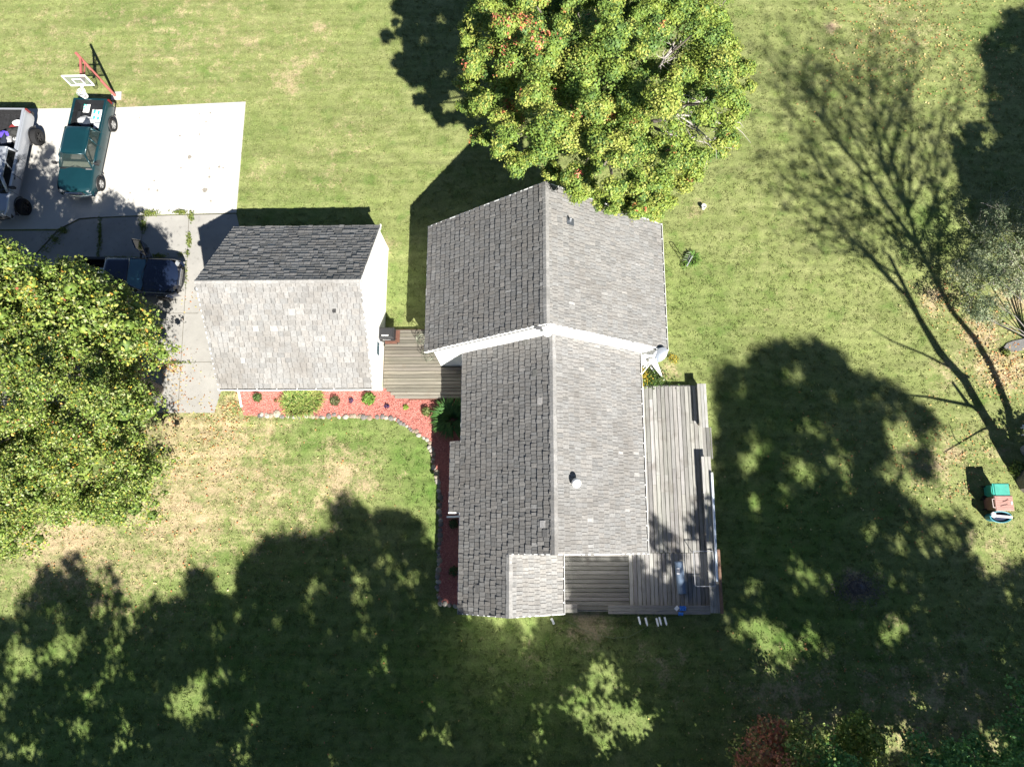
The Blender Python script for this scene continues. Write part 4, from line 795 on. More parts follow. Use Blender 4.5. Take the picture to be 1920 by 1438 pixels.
# ------------------------------------------------------------------ big maple by the house
MAP = [(856, 40), (878, 0), (900, -60), (1000, -110), (1150, -130), (1300, -100), (1390, -30), (1372, 30), (1382, 90), (1408, 112), (1396, 200), (1388, 285), (1345, 290), (1322, 325), (1282, 350), (1248, 398), (1200, 412), (1152, 402), (1140, 380), (1100, 374), (1060, 352), (1028, 334), (1000, 318), (960, 300), (922, 288), (915, 250), (890, 238), (868, 160)]
mo = np.array([3.6, 20.3, 0]); maple = thing('maple_tree', 'large round maple with green, yellow and red leaves overhanging the rear roof', 'tree', mo)
cl = crown_from_outline(MAP, 210, 6.4, 11.2, (.45, 1.05), minz=lambda x, y: 7.6 if y > 300 else 0, centre=(1130, 130), sep=.74, zj=.8)
BARE = [(1268, 92, 30), (1300, 192, 30), (1312, 250, 28)]
cl = [c for c in cl if not any((pix(c[0])[0] - x) ** 2 + (pix(c[0])[1] - y) ** 2 < r * r for x, y, r in BARE)]
for x, y in ((1062, 340), (1092, 362), (1128, 378), (1160, 392), (1192, 396), (1222, 398), (1248, 380), (1268, 352), (1298, 330), (1322, 305), (1350, 280), (1374, 250), (1384, 212), (1392, 168), (1394, 125), (1376, 90), (1366, 45), (876, 160), (884, 205), (908, 262), (948, 284), (874, 105), (872, 55), (890, 15), (985, 305), (1020, 322), (1210, 372), (1240, 350), (1180, 370)):
    for _ in range(2): cl.append((at(x + random.gauss(0, 8), y + random.gauss(0, 6), 7.7 + random.gauss(0, .3)), random.uniform(.3, .5)))
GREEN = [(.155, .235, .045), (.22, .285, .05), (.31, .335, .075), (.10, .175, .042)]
def maple_tint(c, n, d):
    px, py = pix(c); w = np.array([1.2, 1.4, 1.2, .6])
    if px > 1230: w = np.array([1.0, 1.6, 1.0, .5])
    if py < 90 and px > 1000: w = np.array([1.6, 1.0, .25, 1.0])
    warm = math.exp(-(((px - 980) / 60) ** 2 + ((py - 90) / 55) ** 2)) * .9 + math.exp(-(((px - 945) / 40) ** 2 + ((py - 205) / 30) ** 2)) * .7 + math.exp(-(((px - 1130) / 60) ** 2 + ((py - 175) / 40) ** 2)) * .45 + .02
    cols = np.array(GREEN); k = rng.choice(4, p=w / w.sum()); k2 = rng.choice(4, n, p=w / w.sum()); b = np.where(rng.random((n, 1)) < .85, cols[k], cols[k2])
    rd = np.array([(.50, .12, .07), (.52, .26, .09), (.56, .20, .13)])[rng.integers(0, 3, n)]
    q = rng.normal(size=3); q[2] = abs(q[2]) + .4; q /= np.linalg.norm(q); patch = np.clip((d @ q - .45) * 3, 0, 1)[:, None]      # one turning patch per clump
    f = (rng.random((n, 1)) < patch * .8) & (random.random() < warm); b = np.where(f, rd, b); return b * rng.uniform(.86, 1.15, (n, 1))
def cores(cl, f, cols, parent, off, material=None, name='foliage'):
    V, F, T = [], [], []; cols = np.array(cols); nu, nv = 5, 8
    for c, r in cl:
        b = len(V) * (nu + 1) * nv; th = np.linspace(.05, math.pi - .05, nu + 1)[:, None]; ph = (np.linspace(0, 2 * math.pi, nv, endpoint=False) + random.random())[None, :]
        q = r * f * rng.uniform(.72, 1.15, (nu + 1, nv)); V.append(np.stack([c[0] + q * np.sin(th) * np.cos(ph), c[1] + q * np.sin(th) * np.sin(ph), c[2] + q * .85 * np.cos(th) * np.ones_like(ph)], -1).reshape(-1, 3))
        i, j = np.meshgrid(np.arange(nu), np.arange(nv), indexing='ij'); i, j = i.ravel(), j.ravel(); jj = (j + 1) % nv
        F.append(b + np.stack([i * nv + j, (i + 1) * nv + j, (i + 1) * nv + jj, i * nv + jj], 1)); T.append(np.tile(cols[rng.integers(0, len(cols))], (nu * nv, 1)) * rng.uniform(.8, 1.2, (nu * nv, 1)))
    return npmesh(name, np.concatenate(V), np.concatenate(F), np.concatenate(T), material or M['leaf'], parent, off)
def lobed(cl, k=6, rs=.5, off=.62):
    out = []
    for c, r in cl:
        out.append((np.asarray(c), r * .72))
        for _ in range(k): d = rng.normal(size=3); d /= np.linalg.norm(d); d[2] = abs(d[2]) * .7 - .1; out.append((np.asarray(c) + d * r * off, r * rs * random.uniform(.8, 1.2)))
    return out
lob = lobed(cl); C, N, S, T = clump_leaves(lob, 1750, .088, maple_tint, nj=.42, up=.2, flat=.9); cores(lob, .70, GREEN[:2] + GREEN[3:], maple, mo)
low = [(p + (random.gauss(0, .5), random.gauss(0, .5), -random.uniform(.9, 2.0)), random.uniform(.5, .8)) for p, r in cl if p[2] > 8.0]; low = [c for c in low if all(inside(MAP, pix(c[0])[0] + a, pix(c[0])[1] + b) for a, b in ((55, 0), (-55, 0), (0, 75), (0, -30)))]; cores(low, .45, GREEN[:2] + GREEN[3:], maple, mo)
C2, N2, S2, T2 = clump_leaves(low, 900, .10, pal_tint(GREEN, [2, 1, .3, 2]))
leaf_cards('foliage', np.concatenate([C, C2]), np.concatenate([N, N2]), np.concatenate([S, S2]), np.concatenate([T, T2]), M['leaf'], maple, mo)
mb = MB(); limbs(mb, mo, [p - (0, 0, .3) for p, r in cl[::9]], .38, 3.2); mb.build('trunk', M['bark'], maple, mo)
for pl in ([(1222, 150), (1240, 120), (1262, 85), (1275, 55)], [(1205, 170), (1250, 172), (1290, 180), (1335, 205)], [(1262, 210), (1300, 235), (1340, 270)], [(1258, 190), (1290, 195), (1320, 190)], [(1270, 215), (1310, 220), (1360, 235)], [(1245, 110), (1285, 70), (1300, 50)], [(1330, 270), (1370, 230)], [(1250, 250), (1290, 262), (1310, 250)], [(960, 5), (985, 6)], [(1100, 190), (1120, 160)]):
    mb = MB(); pts = [at(x, y, 10.2 - abs(x - 1160) / 110) for x, y in pl]; mb.tube(pts, list(np.linspace(.05, .015, len(pts))), 5)
    for _ in range(16):
        s = random.choice(pts); e = s + rng.normal(0, .45, 3) * (1, 1, .4); mb.tube([s, (s + e) / 2 + rng.normal(0, .05, 3), e], [.02, .014, .006], 4)
    mb.build('bare_branch', M['twig'], maple, mo)


# ------------------------------------------------------------------ broadleaf tree at the left over the driveway
LT = [(-10, 465), (30, 478), (60, 500), (100, 508), (104, 480), (150, 474), (175, 500), (228, 520), (250, 548), (276, 570), (270, 595), (306, 638), (300, 665), (250, 685), (256, 700), (284, 728), (290, 790), (282, 850), (290, 900), (282, 938), (252, 955), (246, 992), (205, 990), (150, 975), (120, 985), (62, 978), (66, 1015), (30, 1052), (0, 1050), (-150, 1020), (-230, 800), (-170, 550)]
lo_ = np.array([-19.3, 7.6, 0]); lt = thing('oak_tree', 'spreading oak with yellow flecked leaves over the left end of the driveway', 'tree', lo_)
cl = crown_from_outline(LT, 300, 3.6, 8.3, (.42, .85), centre=(60, 760), sep=.6, zj=.7)
LG = [(.135, .205, .036), (.20, .265, .05), (.28, .30, .07), (.09, .145, .03), (.28, .31, .14)]
def oak_tint(c, n, d):
    b = np.array(LG)[rng.choice(5, n, p=[.3, .27, .16, .15, .12])]; yl = np.array([(.55, .40, .05), (.5, .26, .06), (.6, .5, .10), (.4, .12, .08)])[rng.choice(4, n, p=[.5, .25, .18, .07])]
    f = rng.random((n, 1)) < (.015 if random.random() < .80 else .14); return np.where(f, yl, b) * rng.uniform(.75, 1.3, (n, 1))
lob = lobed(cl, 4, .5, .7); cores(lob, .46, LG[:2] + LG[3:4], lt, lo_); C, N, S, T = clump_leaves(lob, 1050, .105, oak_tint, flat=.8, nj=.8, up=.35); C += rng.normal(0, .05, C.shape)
inn = [(p *  (1, 1, 0) + (0, 0, max(2.4, p[2] - random.uniform(1.2, 2.6))), r * 1.2) for p, r in cl[::2]]
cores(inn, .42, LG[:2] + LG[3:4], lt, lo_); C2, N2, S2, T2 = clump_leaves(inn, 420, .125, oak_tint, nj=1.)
off_left = []; SH = [(-260, 245), (-22, 245), (50, 292), (95, 275), (108, 335), (150, 368), (200, 374), (240, 388), (270, 396), (300, 440), (312, 470), (250, 480), (-260, 490)]
while len(off_left) < 800:      # taller part of the crown beyond the photo's left edge, shading the pad
    x, y = random.uniform(-260, 312), random.uniform(245, 490)
    if not inside(SH, x, y): continue
    g = at(x, y); z = random.uniform(6.5, 9); p = g - np.array([SUNS[0] * z, SUNS[1] * z, -z]); q = pix(p); k = 0
    while -30 < q[0] < 1920 and not inside(LT, *q) and k < 30: z += .25; k += 1; p = g - np.array([SUNS[0] * z, SUNS[1] * z, -z]); q = pix(p)
    if k < 30: off_left.append((p, random.uniform(.32, .62)))
cores([c for c in off_left if random.random() < .6], .5, LG[:2] + LG[3:4], lt, lo_); C3, N3, S3, T3 = clump_leaves(off_left, 300, .16, oak_tint, nj=1.)
leaf_cards('foliage', np.concatenate([C, C2, C3]), np.concatenate([N, N2, N3]), np.concatenate([S, S2, S3]), np.concatenate([T, T2, T3]), M['leaf_fine'], lt, lo_, asp=.62)
mb = MB(); limbs(mb, lo_, [p - (0, 0, .6) for p, r in cl[::8]], .30, 2.0); mb.build('trunk', M['bark'], lt, lo_)

# ------------------------------------------------------------------ trees outside the frame that shade the lawn
def seen(p, m=25): x, y = pix(p); return -m < x < 1920 + m and -m < y < 1438 + m
def shade_tree(label, basepx, poly, n, holes=(), xr=(-1e9, 1e9), extra=(), r=(.4, .85), per=110, size=.25, zmin=1.4, cols=GREEN, trunk=.35, name='shade_tree', group='tall trees past the lower edge', zj=1.0, dens=.42, grid_poly=None):
    B = at(*basepx); t = thing(name, label, 'tree', B, 0, group); a = np.array(poly, float); lo, hi = a.min(0), a.max(0); cl = []; tr = 0
    Sd = SUNS / np.linalg.norm(SUNS); Sl = np.linalg.norm(SUNS); rr_ = random.Random(len(label)); holes = list(holes) + [(rr_.uniform(max(lo[0], xr[0], 0), min(hi[0], xr[1], 1920)), rr_.uniform(lo[1], 1438), rr_.choice((2, 3, 4, 5, 7))) for _ in range(14 if n > 300 else 4)]
    while len(cl) < n and tr < n * 60:
        tr += 1; x, y = random.uniform(max(lo[0], xr[0]), min(hi[0], xr[1])), random.uniform(lo[1], hi[1])
        if not inside(poly, x, y): continue
        g = at(x, y); rad = random.uniform(*r)
        if any((x - hx) ** 2 + ((y - hy) * 1.1) ** 2 < (hr + rad * 27) ** 2 for hx, hy, hr in holes): continue
        ex = rad * 24
        if not all(inside(poly, x + q * ex, y + s * ex) for q, s in ((1, 0), (-1, 0), (0, -1))): 
            rad *= .5
            if any(not inside(poly, x + q * rad * 22, y + s * rad * 22) for q, s in ((1, 0), (-1, 0), (0, -1))): continue
        z = max(zmin, ((g - B)[:2] @ Sd) / Sl) + random.gauss(0, zj)
        z = max(z, zmin); p = np.array([g[0] - z * SUNS[0], g[1] - z * SUNS[1], z]); k = 0
        while seen(p, 40) and k < 40: z += .6; k += 1; p = np.array([g[0] - z * SUNS[0], g[1] - z * SUNS[1], z])
        if k >= 40 or z > 30: continue
        cl.append((p, rad))
    for x0, y0, x1, y1, m in extra:
        for _ in range(m):
            g = at(random.uniform(x0, x1), random.uniform(y0, y1), .3); z = max(2, ((g - B)[:2] @ Sd) / Sl); p = g - np.array([SUNS[0], SUNS[1], 0]) * z + (0, 0, z)
            while seen(p, 40) and z < 30: z += .6; p = g - np.array([SUNS[0], SUNS[1], 0]) * z + (0, 0, z)
            cl.append((p, random.uniform(.3, .5)))
    tr = 0; m0 = len(cl)
    while len(cl) < m0 + n * 1.1 and tr < n * 70:      # small sprays filling the outline
        tr += 1; x, y = random.uniform(max(lo[0], xr[0]), min(hi[0], xr[1])), random.uniform(lo[1], hi[1])
        if not all(inside(poly, x + q, y + t_) for q, t_ in ((5, 0), (-5, 0), (0, -5))): continue
        if all(inside(poly, x + q, y + t_) for q, t_ in ((26, 0), (-26, 0), (0, -26))) and random.random() < .75: continue
        if any((x - hx) ** 2 + (y - hy) ** 2 < (hr + 8) ** 2 for hx, hy, hr in holes): continue
        g = at(x, y); z = max(zmin, ((g - B)[:2] @ Sd) / Sl); p = np.array([g[0] - z * SUNS[0], g[1] - z * SUNS[1], z]); k = 0
        while seen(p, 40) and k < 40: z += .6; k += 1; p = np.array([g[0] - z * SUNS[0], g[1] - z * SUNS[1], z])
        if k < 40 and z < 31: cl.append((p, random.uniform(.14, .34)))
    cores([c for c in cl if random.random() < .6], .5, cols, t, B); C, N, S, T = clump_leaves(cl, per / .6, size * .9, pal_tint(cols, [1.2, 1.2, .7, 1][:len(cols)]), flat=1, nj=1.)
    leaf_cards('crown', C, N, S, T, M['leaf'], t, B, asp=.8)
    mb = MB(); zt = max(p[2] for p, _ in cl); F = B + np.array([0, 0, zt * .3])
    def clear(p):
        for k in np.linspace(.1, 1, 14):
            q = F + (p - F) * k; sx, sy = pix((q[0] + q[2] * SUNS[0], q[1] + q[2] * SUNS[1], 0))
            if any((sx - hx) ** 2 + (sy - hy) ** 2 < (hr + 12) ** 2 for hx, hy, hr in holes) or not inside(poly, sx, min(sy, hi[1] - 2)): return False
        return True
    tops = [p for p, _ in cl if clear(p)]; limbs(mb, B, tops[::max(1, len(tops) // 20)], trunk, zt * .3); mb.build('trunk', M['bark'], t, B); return t, cl
POLA = [(-260, 1190), (0, 1170), (30, 1150), (45, 1115), (75, 1085), (70, 1075), (90, 1050), (110, 1085), (120, 1035), (145, 1033), (160, 1080), (185, 1100), (188, 1060), (212, 1058), (225, 1090), (250, 1110), (252, 1145), (280, 1142), (290, 1115), (312, 1142), (350, 1128), (353, 1075), (397, 1073), (405, 1108), (436, 1128), (450, 1100), (442, 1075), (460, 1035), (500, 1022), (520, 1012), (565, 1008), (590, 998), (625, 1005), (620, 960), (640, 932), (700, 963), (740, 955), (790, 983), (802, 1010), (816, 1030), (866, 1030), (866, 1135), (880, 1165), (920, 1160), (920, 1560), (-260, 1560)]
HA = [(115, 1222, 20), (150, 1370, 12), (345, 1330, 34), (350, 1300, 18), (480, 1345, 12), (520, 1157, 10), (405, 1185, 9), (592, 1108, 10), (340, 1210, 8), (420, 1265, 14), (380, 1280, 10), (60, 1270, 12), (755, 1095, 8), (680, 1120, 10), (690, 1190, 8), (250, 1180, 6), (190, 1150, 7), (830, 1270, 12), (460, 1390, 9), (10, 1350, 8), (50, 1415, 14), (800, 1380, 10), (450, 1430, 10), (840, 1400, 9), (110, 1150, 6)]
SG = [(.05, .10, .025), (.07, .13, .03), (.10, .15, .04), (.04, .08, .025)]
shade_tree('tall dark tree past the lower edge left of the big front lawn shadow', (290, 1800), POLA, 480, HA, (-260, 330), cols=SG)
shade_tree('tall dark tree past the lower edge below the front lawn, middle one', (600, 1810), POLA, 420, HA, (300, 560), cols=SG)
shade_tree('tallest dark tree past the lower edge below the mulch bed corner', (930, 1830), POLA, 560, HA, (540, 920), cols=SG, trunk=.42)
POLB = [(850, 1158), (1060, 1158), (1062, 1040), (1110, 1046), (1180, 1046), (1205, 1046), (1205, 965), (1225, 955), (1245, 985), (1270, 985), (1290, 965), (1300, 900), (1312, 880), (1318, 950), (1325, 1040), (1350, 1060), (1352, 1560), (850, 1560)]
HB = [(988, 1178, 15), (995, 1204, 9), (1132, 1265, 18), (1072, 1322, 20), (1100, 1345, 22), (1130, 1330, 22), (1160, 1365, 26), (1205, 1374, 18), (1140, 1385, 14), (1185, 1345, 12), (1012, 1387, 12), (870, 1175, 14), (1155, 1290, 10), (1250, 1070, 16), (1270, 1000, 10), (1225, 1075, 10), (1300, 1060, 8), (1015, 1335, 8), (925, 1165, 8), (1200, 1320, 8), (1220, 1030, 9), (1285, 1020, 12)]
shade_tree('broad dark tree past the lower edge below the porch and deck', (1110, 1830), POLB, 560, HB, extra=[(1070, 1062, 1195, 1150, 55), (1210, 1090, 1330, 1150, 30), (1065, 1305, 1230, 1390, 9), (1010, 1170, 1200, 1250, 25)], r=(.4, .8), cols=SG)
POLC = [(1338, 692), (1360, 686), (1402, 686), (1412, 665), (1450, 648), (1490, 636), (1540, 645), (1580, 665), (1600, 700), (1612, 716), (1640, 706), (1690, 730), (1740, 770), (1765, 790), (1750, 850), (1755, 890), (1735, 900), (1690, 905), (1700, 930), (1720, 952), (1768, 965), (1800, 950), (1832, 985), (1825, 1020), (1835, 1060), (1850, 1100), (1880, 1080), (1920, 1060), (2050, 1060), (2050, 1580), (1338, 1580)]
HC = [(1559, 746, 7), (1608, 775, 7), (1547, 800, 7), (1508, 819, 7), (1432, 848, 12), (1403, 880, 9), (1688, 814, 20), (1579, 868, 14), (1522, 900, 10), (1493, 880, 7), (1474, 921, 6), (1408, 943, 8), (1588, 921, 7), (1630, 999, 14), (1693, 1028, 8), (1479, 1053, 7), (1515, 1080, 12), (1554, 1092, 8), (1640, 1067, 6), (1413, 1107, 16), (1423, 1175, 16), (1432, 1209, 18), (1384, 1199, 10), (1491, 1218, 12), (1535, 1204, 10), (1574, 1238, 12), (1783, 1277, 12), (1671, 1197, 7), (1565, 1340, 16), (1590, 1375, 10), (1730, 1325, 14), (1760, 1350, 10), (1340, 1370, 12), (1640, 1360, 8), (1700, 920, 10), (1395, 735, 8), (1450, 1270, 10), (1530, 1290, 8), (1480, 1385, 20), (1600, 1395, 26), (1700, 1395, 20), (1860, 1400, 26), (1655, 1415, 20), (1540, 1410, 16), (1405, 1380, 18), (1780, 1405, 14)]
shade_tree('tall broad tree past the lower right corner shading the lawn beside the deck', (1720, 1830), POLC, 720, HC, (1338, 1640), cols=SG, trunk=.45)
shade_tree('tall tree past the lower right corner shading the lawn below the bins', (2140, 1760), POLC, 480, HC, (1600, 2050), cols=SG, trunk=.45)
POLD = [(1960, 0), (1915, 15), (1885, 20), (1878, 55), (1860, 55), (1838, 80), (1846, 120), (1852, 165), (1838, 168), (1852, 205), (1864, 240), (1830, 225), (1798, 230), (1778, 262), (1790, 300), (1800, 335), (1812, 370), (1822, 420), (1960, 440)]
shade_tree('dense tree past the right edge casting the dark upper right shadow', (2160, 640), POLD, 260, [(1865, 265, 8), (1840, 190, 6)], cols=SG, group='trees past the right edge')

# ------------------------------------------------------------------ forked tree past the right edge with bare lower limbs
Bt = at(1936, 902); ft = thing('forked_tree', 'tall forked tree past the right edge whose bare limbs shadow the lawn', 'tree', Bt)
Sd = SUNS / np.linalg.norm(SUNS); Sl = np.linalg.norm(SUNS)
def from_shadow(px, py, B=Bt, dz=0):
    g = at(px, py); z = max(.0, ((g - B)[:2] @ Sd) / Sl) + dz; return np.array([g[0] - z * SUNS[0], g[1] - z * SUNS[1], z])
mb = MB()
for pl, r0, r1 in ([[(1905, 868), (1868, 815), (1846, 780), (1808, 712), (1759, 658), (1725, 600), (1707, 560), (1667, 480)], .30, .10], [[(1846, 780), (1822, 735), (1764, 658), (1740, 620), (1700, 556), (1650, 500), (1600, 440)], .17, .06], [[(1905, 850), (1890, 766), (1856, 683), (1827, 634), (1782, 580), (1742, 500), (1722, 462), (1703, 398), (1667, 334), (1642, 250), (1628, 200)], .20, .05], [[(1722, 462), (1667, 390), (1636, 339), (1589, 289), (1539, 223), (1517, 181)], .13, .03], [[(1636, 387), (1600, 364), (1533, 370), (1480, 372)], .06, .02], [[(1846, 780), (1822, 761), (1739, 744), (1690, 739)], .11, .03], [[(1817, 760), (1786, 717)], .10, .07], [[(1817, 707), (1730, 663), (1671, 639), (1632, 615)], .07, .02], [[(1860, 800), (1842, 805), (1769, 848)], .06, .02], [[(1800, 832), (1790, 822), (1778, 790)], .03, .015], [[(1905, 800), (1935, 775), (1990, 770)], .22, .15], [[(1703, 398), (1690, 330), (1700, 270), (1720, 220)], .08, .02], [[(1667, 334), (1600, 250), (1570, 150)], .06, .02]):
    q = np.array(pl, float); pts = [from_shadow(*p) for p in q]; pts[0] = pts[0] if pl[0][0] < 1900 else pts[0]
    mb.tube(pts, list(np.linspace(r0, r1, len(pts))), 8)
mb.tube([Bt - (0, 0, .2), Bt + (0, 0, 1.2), from_shadow(1905, 868) + (0, 0, .4), from_shadow(1868, 815)], [.8, .62, .5, .38], 12)
tips = []
def fan(px, py, ang, L, r, lev, dz):
    """branch drawn along its shadow: px py start, ang from straight up, L pixels"""
    pts = [(px, py)]; a = ang
    for i in range(4): a += random.gauss(0, .10); pts.append((pts[-1][0] + math.sin(a) * L / 4, pts[-1][1] - math.cos(a) * L / 4))
    dd = np.linspace(dz, dz + random.gauss(0, .8), 5); P = [from_shadow(*q, dz=k) for q, k in zip(pts, dd)]; mb.tube(P, list(np.linspace(r, r * .35, 5)), 5)
    if lev:
        for _ in range(4 if lev > 1 else 3): k = random.randrange(1, 5); fan(*pts[k], ang + random.choice((-1, 1)) * random.uniform(.2, .75), L * random.uniform(.4, .65), r * .55, lev - 1, dd[k])
    else: tips.append(P[-1])
for px, py, a, L, r in ((1703, 398, -.5, 190, .06), (1703, 398, .1, 200, .06), (1667, 334, -.2, 190, .055), (1667, 334, .2, 170, .05), (1642, 250, -.4, 130, .04), (1642, 250, .1, 130, .04), (1722, 462, -.9, 230, .06), (1722, 462, -.3, 200, .05), (1722, 462, .3, 190, .05), (1636, 339, -.8, 170, .05), (1589, 289, -.5, 150, .045), (1589, 289, .1, 150, .045), (1539, 223, -.4, 110, .03), (1539, 223, .3, 120, .03), (1636, 387, -1.2, 160, .045), (1600, 364, -.9, 130, .04), (1742, 500, -.9, 240, .05), (1742, 500, .3, 230, .05), (1707, 560, -.9, 210, .05), (1690, 520, -1.1, 180, .045), (1760, 536, .15, 260, .05), (1725, 600, -.8, 150, .035), (1700, 556, -.7, 170, .04), (1628, 200, 0, 90, .03), (1740, 420, .35, 160, .04), (1517, 181, -.4, 80, .03), (1517, 181, .2, 90, .03), (1560, 150, 0, 70, .03), (1628, 200, .3, 100, .03), (1667, 334, -.45, 220, .05), (1636, 339, -.4, 200, .05), (1500, 370, -.9, 70, .03), (1589, 289, -.9, 150, .04), (1690, 330, .3, 160, .04), (1703, 398, .4, 190, .05), (1560, 370, -.5, 150, .04)):
    fan(px, py, a, L * 1.12, r * 1.6, 2, random.gauss(0, .3))
mb.build('trunk', M['bark'], ft, Bt)
POLE = [(1435, 130), (1480, 95), (1560, 130), (1640, 112), (1700, 180), (1740, 230), (1790, 320), (1812, 400), (1765, 480), (1700, 500), (1600, 470), (1530, 450), (1480, 410), (1442, 360), (1490, 300), (1455, 230)]
cl = []
while len(cl) < 620:
    x, y = random.uniform(1430, 1815), random.uniform(90, 505)
    if inside(POLE, x, y): cl.append((from_shadow(x, y, dz=random.gauss(0, 1.2)), random.uniform(.13, .30)))
for q in tips:
    if random.random() < .5: cl.append((q, random.uniform(.12, .26)))
for _ in range(40): cl.append((from_shadow(random.uniform(1880, 2010), random.uniform(785, 850), dz=random.uniform(0, 1.5)), random.uniform(.4, .7)))
cl = [c for c in cl if not seen(c[0], 20)]
C, N, S, T = clump_leaves(cl, 130, .17, pal_tint(SG, [1, 1, 1, 1]), nj=1.); leaf_cards('crown', C, N, S, T, M['leaf'], ft, Bt)
# visible grey-green crown at the right edge
RT = [(1960, 335), (1915, 345), (1890, 358), (1850, 385), (1822, 420), (1832, 450), (1788, 488), (1776, 520), (1796, 560), (1816, 590), (1832, 616), (1878, 606), (1898, 572), (1930, 560), (1990, 520), (2010, 400)]
ro = at(1930, 650); rt = thing('crabapple_tree', 'small grey-green tree with sparse leaves and twigs at the right edge', 'tree', ro)
cl = crown_from_outline(RT, 190, .6, 1.7, (.22, .5), centre=(1900, 480)); RG = [(.18, .23, .125), (.26, .30, .17), (.33, .35, .21), (.13, .17, .09)]
C, N, S, T = clump_leaves(cl, 1500, .095, pal_tint(RG, [1, 1, .6, 1]), nj=1.2); leaf_cards('foliage', C, N, S, T, M['leaf_fine'], rt, ro, asp=.5)
mb = MB(); limbs(mb, ro, [p for p, r in cl[::14]], .08, .5, tint=(.6, .6, .6)); 
for p, r in cl:
    for _ in range(2): e = p + rng.normal(0, .35, 3); mb.tube([p, e], [.011, .004], 4)
mb.build('trunk', M['twig'], rt, ro)
# low saplings in the shade at the lower right
def sapling(label, px, py, rpx, h, cols, w, n=46, name='sapling', per=330, size=.15, group=None):
    B = at(px, py); t = thing(name, label, 'young tree', B, 0, group); cl = []
    for _ in range(n):
        d = rng.normal(size=3); d /= np.linalg.norm(d); q = random.random() ** .4; cl.append((B + np.array([d[0] * q * rpx / 38, d[1] * q * rpx / 38, h * .62 + d[2] * q * h * .35]), random.uniform(.22, .48)))
    C, N, S, T = clump_leaves(cl, per, size, pal_tint(cols, w), nj=.9); leaf_cards('foliage', C, N, S, T, M['leaf'], t, B); mb = MB(); limbs(mb, B, [p for p, r in cl[::3]], .05, h * .4); mb.build('trunk', M['bark'], t, B); return t
RED = [(.50, .19, .11), (.52, .28, .13), (.34, .25, .10), (.24, .28, .07)]; OLV = [(.25, .33, .08), (.32, .34, .10), (.17, .27, .065)]; DG = [(.13, .30, .09), (.19, .36, .11), (.09, .22, .065)]
sapling('young maple with rust red leaves in the shade left of the lower right thicket', 1400, 1385, 50, 3.6, RED, [2, 1.5, 1, .7]); sapling('red leaved sapling cut by the lower edge below the rust red maple', 1415, 1440, 44, 3.0, RED, [2, 1, 1, .4])
sapling('olive green sapling just right of the rust red maple', 1475, 1390, 54, 3.6, OLV, [1, 1, 1]); sapling('dark green sapling between the olive sapling and the sunlit yellow sapling', 1520, 1425, 54, 3.4, DG, [1, .6, 1])
sapling('bright yellow green sapling catching the sun in the lower right thicket', 1575, 1365, 36, 2.6, [(.26, .32, .07), (.17, .25, .05)], [1, 1]); sapling('sparse yellow sapling with bare stems at the lower edge', 1640, 1415, 60, 3.4, [(.24, .27, .09), (.17, .21, .07), (.1, .14, .04)], [1, 1, 1], n=34)
sapling('dark green rounded sapling in the middle of the lower right thicket', 1705, 1405, 52, 3.6, DG, [1, 1, 1]); sapling('large dark green bushy sapling nearest the lower right corner', 1865, 1415, 84, 4.2, DG, [.6, 1.4, 1], n=90); sapling('dark leafy sapling at the right edge above the corner bush', 1895, 1320, 62, 3.8, DG, [1, .6, 1.4], n=60)
sapling('low dark shrub standing left of the large corner bush', 1780, 1420, 48, 2.6, DG, [1, .5, 1.5])
mb = MB()
for (x0, y0, x1, y1, h) in ((1468, 1370, 1458, 1290, .4),): pass

# ------------------------------------------------------------------ bed plants and stones
def tuft(name, label, cat, px, py, r, h, n, cols, blade=.03, group=None, z0=.05, arch=1.0):
    B = at(px, py, z0); C = []; V = []; T = []; cols = np.array(cols)
    for i in range(n):
        a = random.uniform(0, 2 * math.pi); q = math.sqrt(random.random()) * 1.6; l = r * random.uniform(.55, 1.1); d = np.array([math.cos(a), math.sin(a), 0]); s = np.array([-math.sin(a), math.cos(a), 0]) * blade * random.uniform(.6, 1.2); o = B + d * q * r * .5; hh = h * random.uniform(.6, 1.1)
        p1 = o + d * l * .45 + (0, 0, hh); p2 = o + d * l + (0, 0, hh * random.uniform(.35, .9)); V += [o - s * .5, o + s * .5, p1 + s, p1 - s, p2 + s * .15, p2 - s * .15]; k = cols[random.randrange(len(cols))] * jit(.25); T += [k, k]
    b = np.arange(n)[:, None] * 6; F = np.concatenate([b + [0, 1, 2, 3], b + [3, 2, 4, 5]], 1).reshape(-1, 4)
    return prop(npmesh(name, np.array(V), F, np.array(T), M['leaf'], None, B), label, cat, group)
DAY = [(.16, .24, .05), (.24, .30, .07), (.11, .18, .04), (.30, .30, .10)]
dl = at(570, 756); dlt = thing('daylily', 'large bright arching daylily clump in the red mulch below the garage gutter', 'plant', dl)
for px, py, r in ((548, 752, .42), (562, 748, .45), (580, 750, .42), (592, 748, .38), (553, 766, .42), (570, 764, .45), (586, 760, .4), (574, 754, .4)):
    o = tuft('leaves', None, None, px, py, r, .42, 190, DAY, .016); o.parent = dlt; o.location = [float(q) for q in at(px, py, .05) - dl]
tuft('ornamental_grass', 'large dark grassy clump in the shade beside the house west wall', 'plant', 849, 786, .66, .7, 620, [(.05, .13, .03), (.07, .16, .035)], .03)
def ball(name, label, px, py, r, h, n, cols, size=.09, z0=.05):
    B = at(px, py, z0); d = rng.normal(size=(n, 3)); d /= np.linalg.norm(d, axis=1, keepdims=True); d[:, 2] = abs(d[:, 2]); C = B + d * rng.uniform(.5, 1.05, (n, 1)) * [r, r, h]
    return prop(leaf_cards(name, C, d + rng.normal(size=(n, 3)) * .6, size * rng.uniform(.6, 1.3, n), pal_tint(cols, [1] * len(cols))(B, n, d), M['leaf'], None, B, asp=.55), label, 'plant')
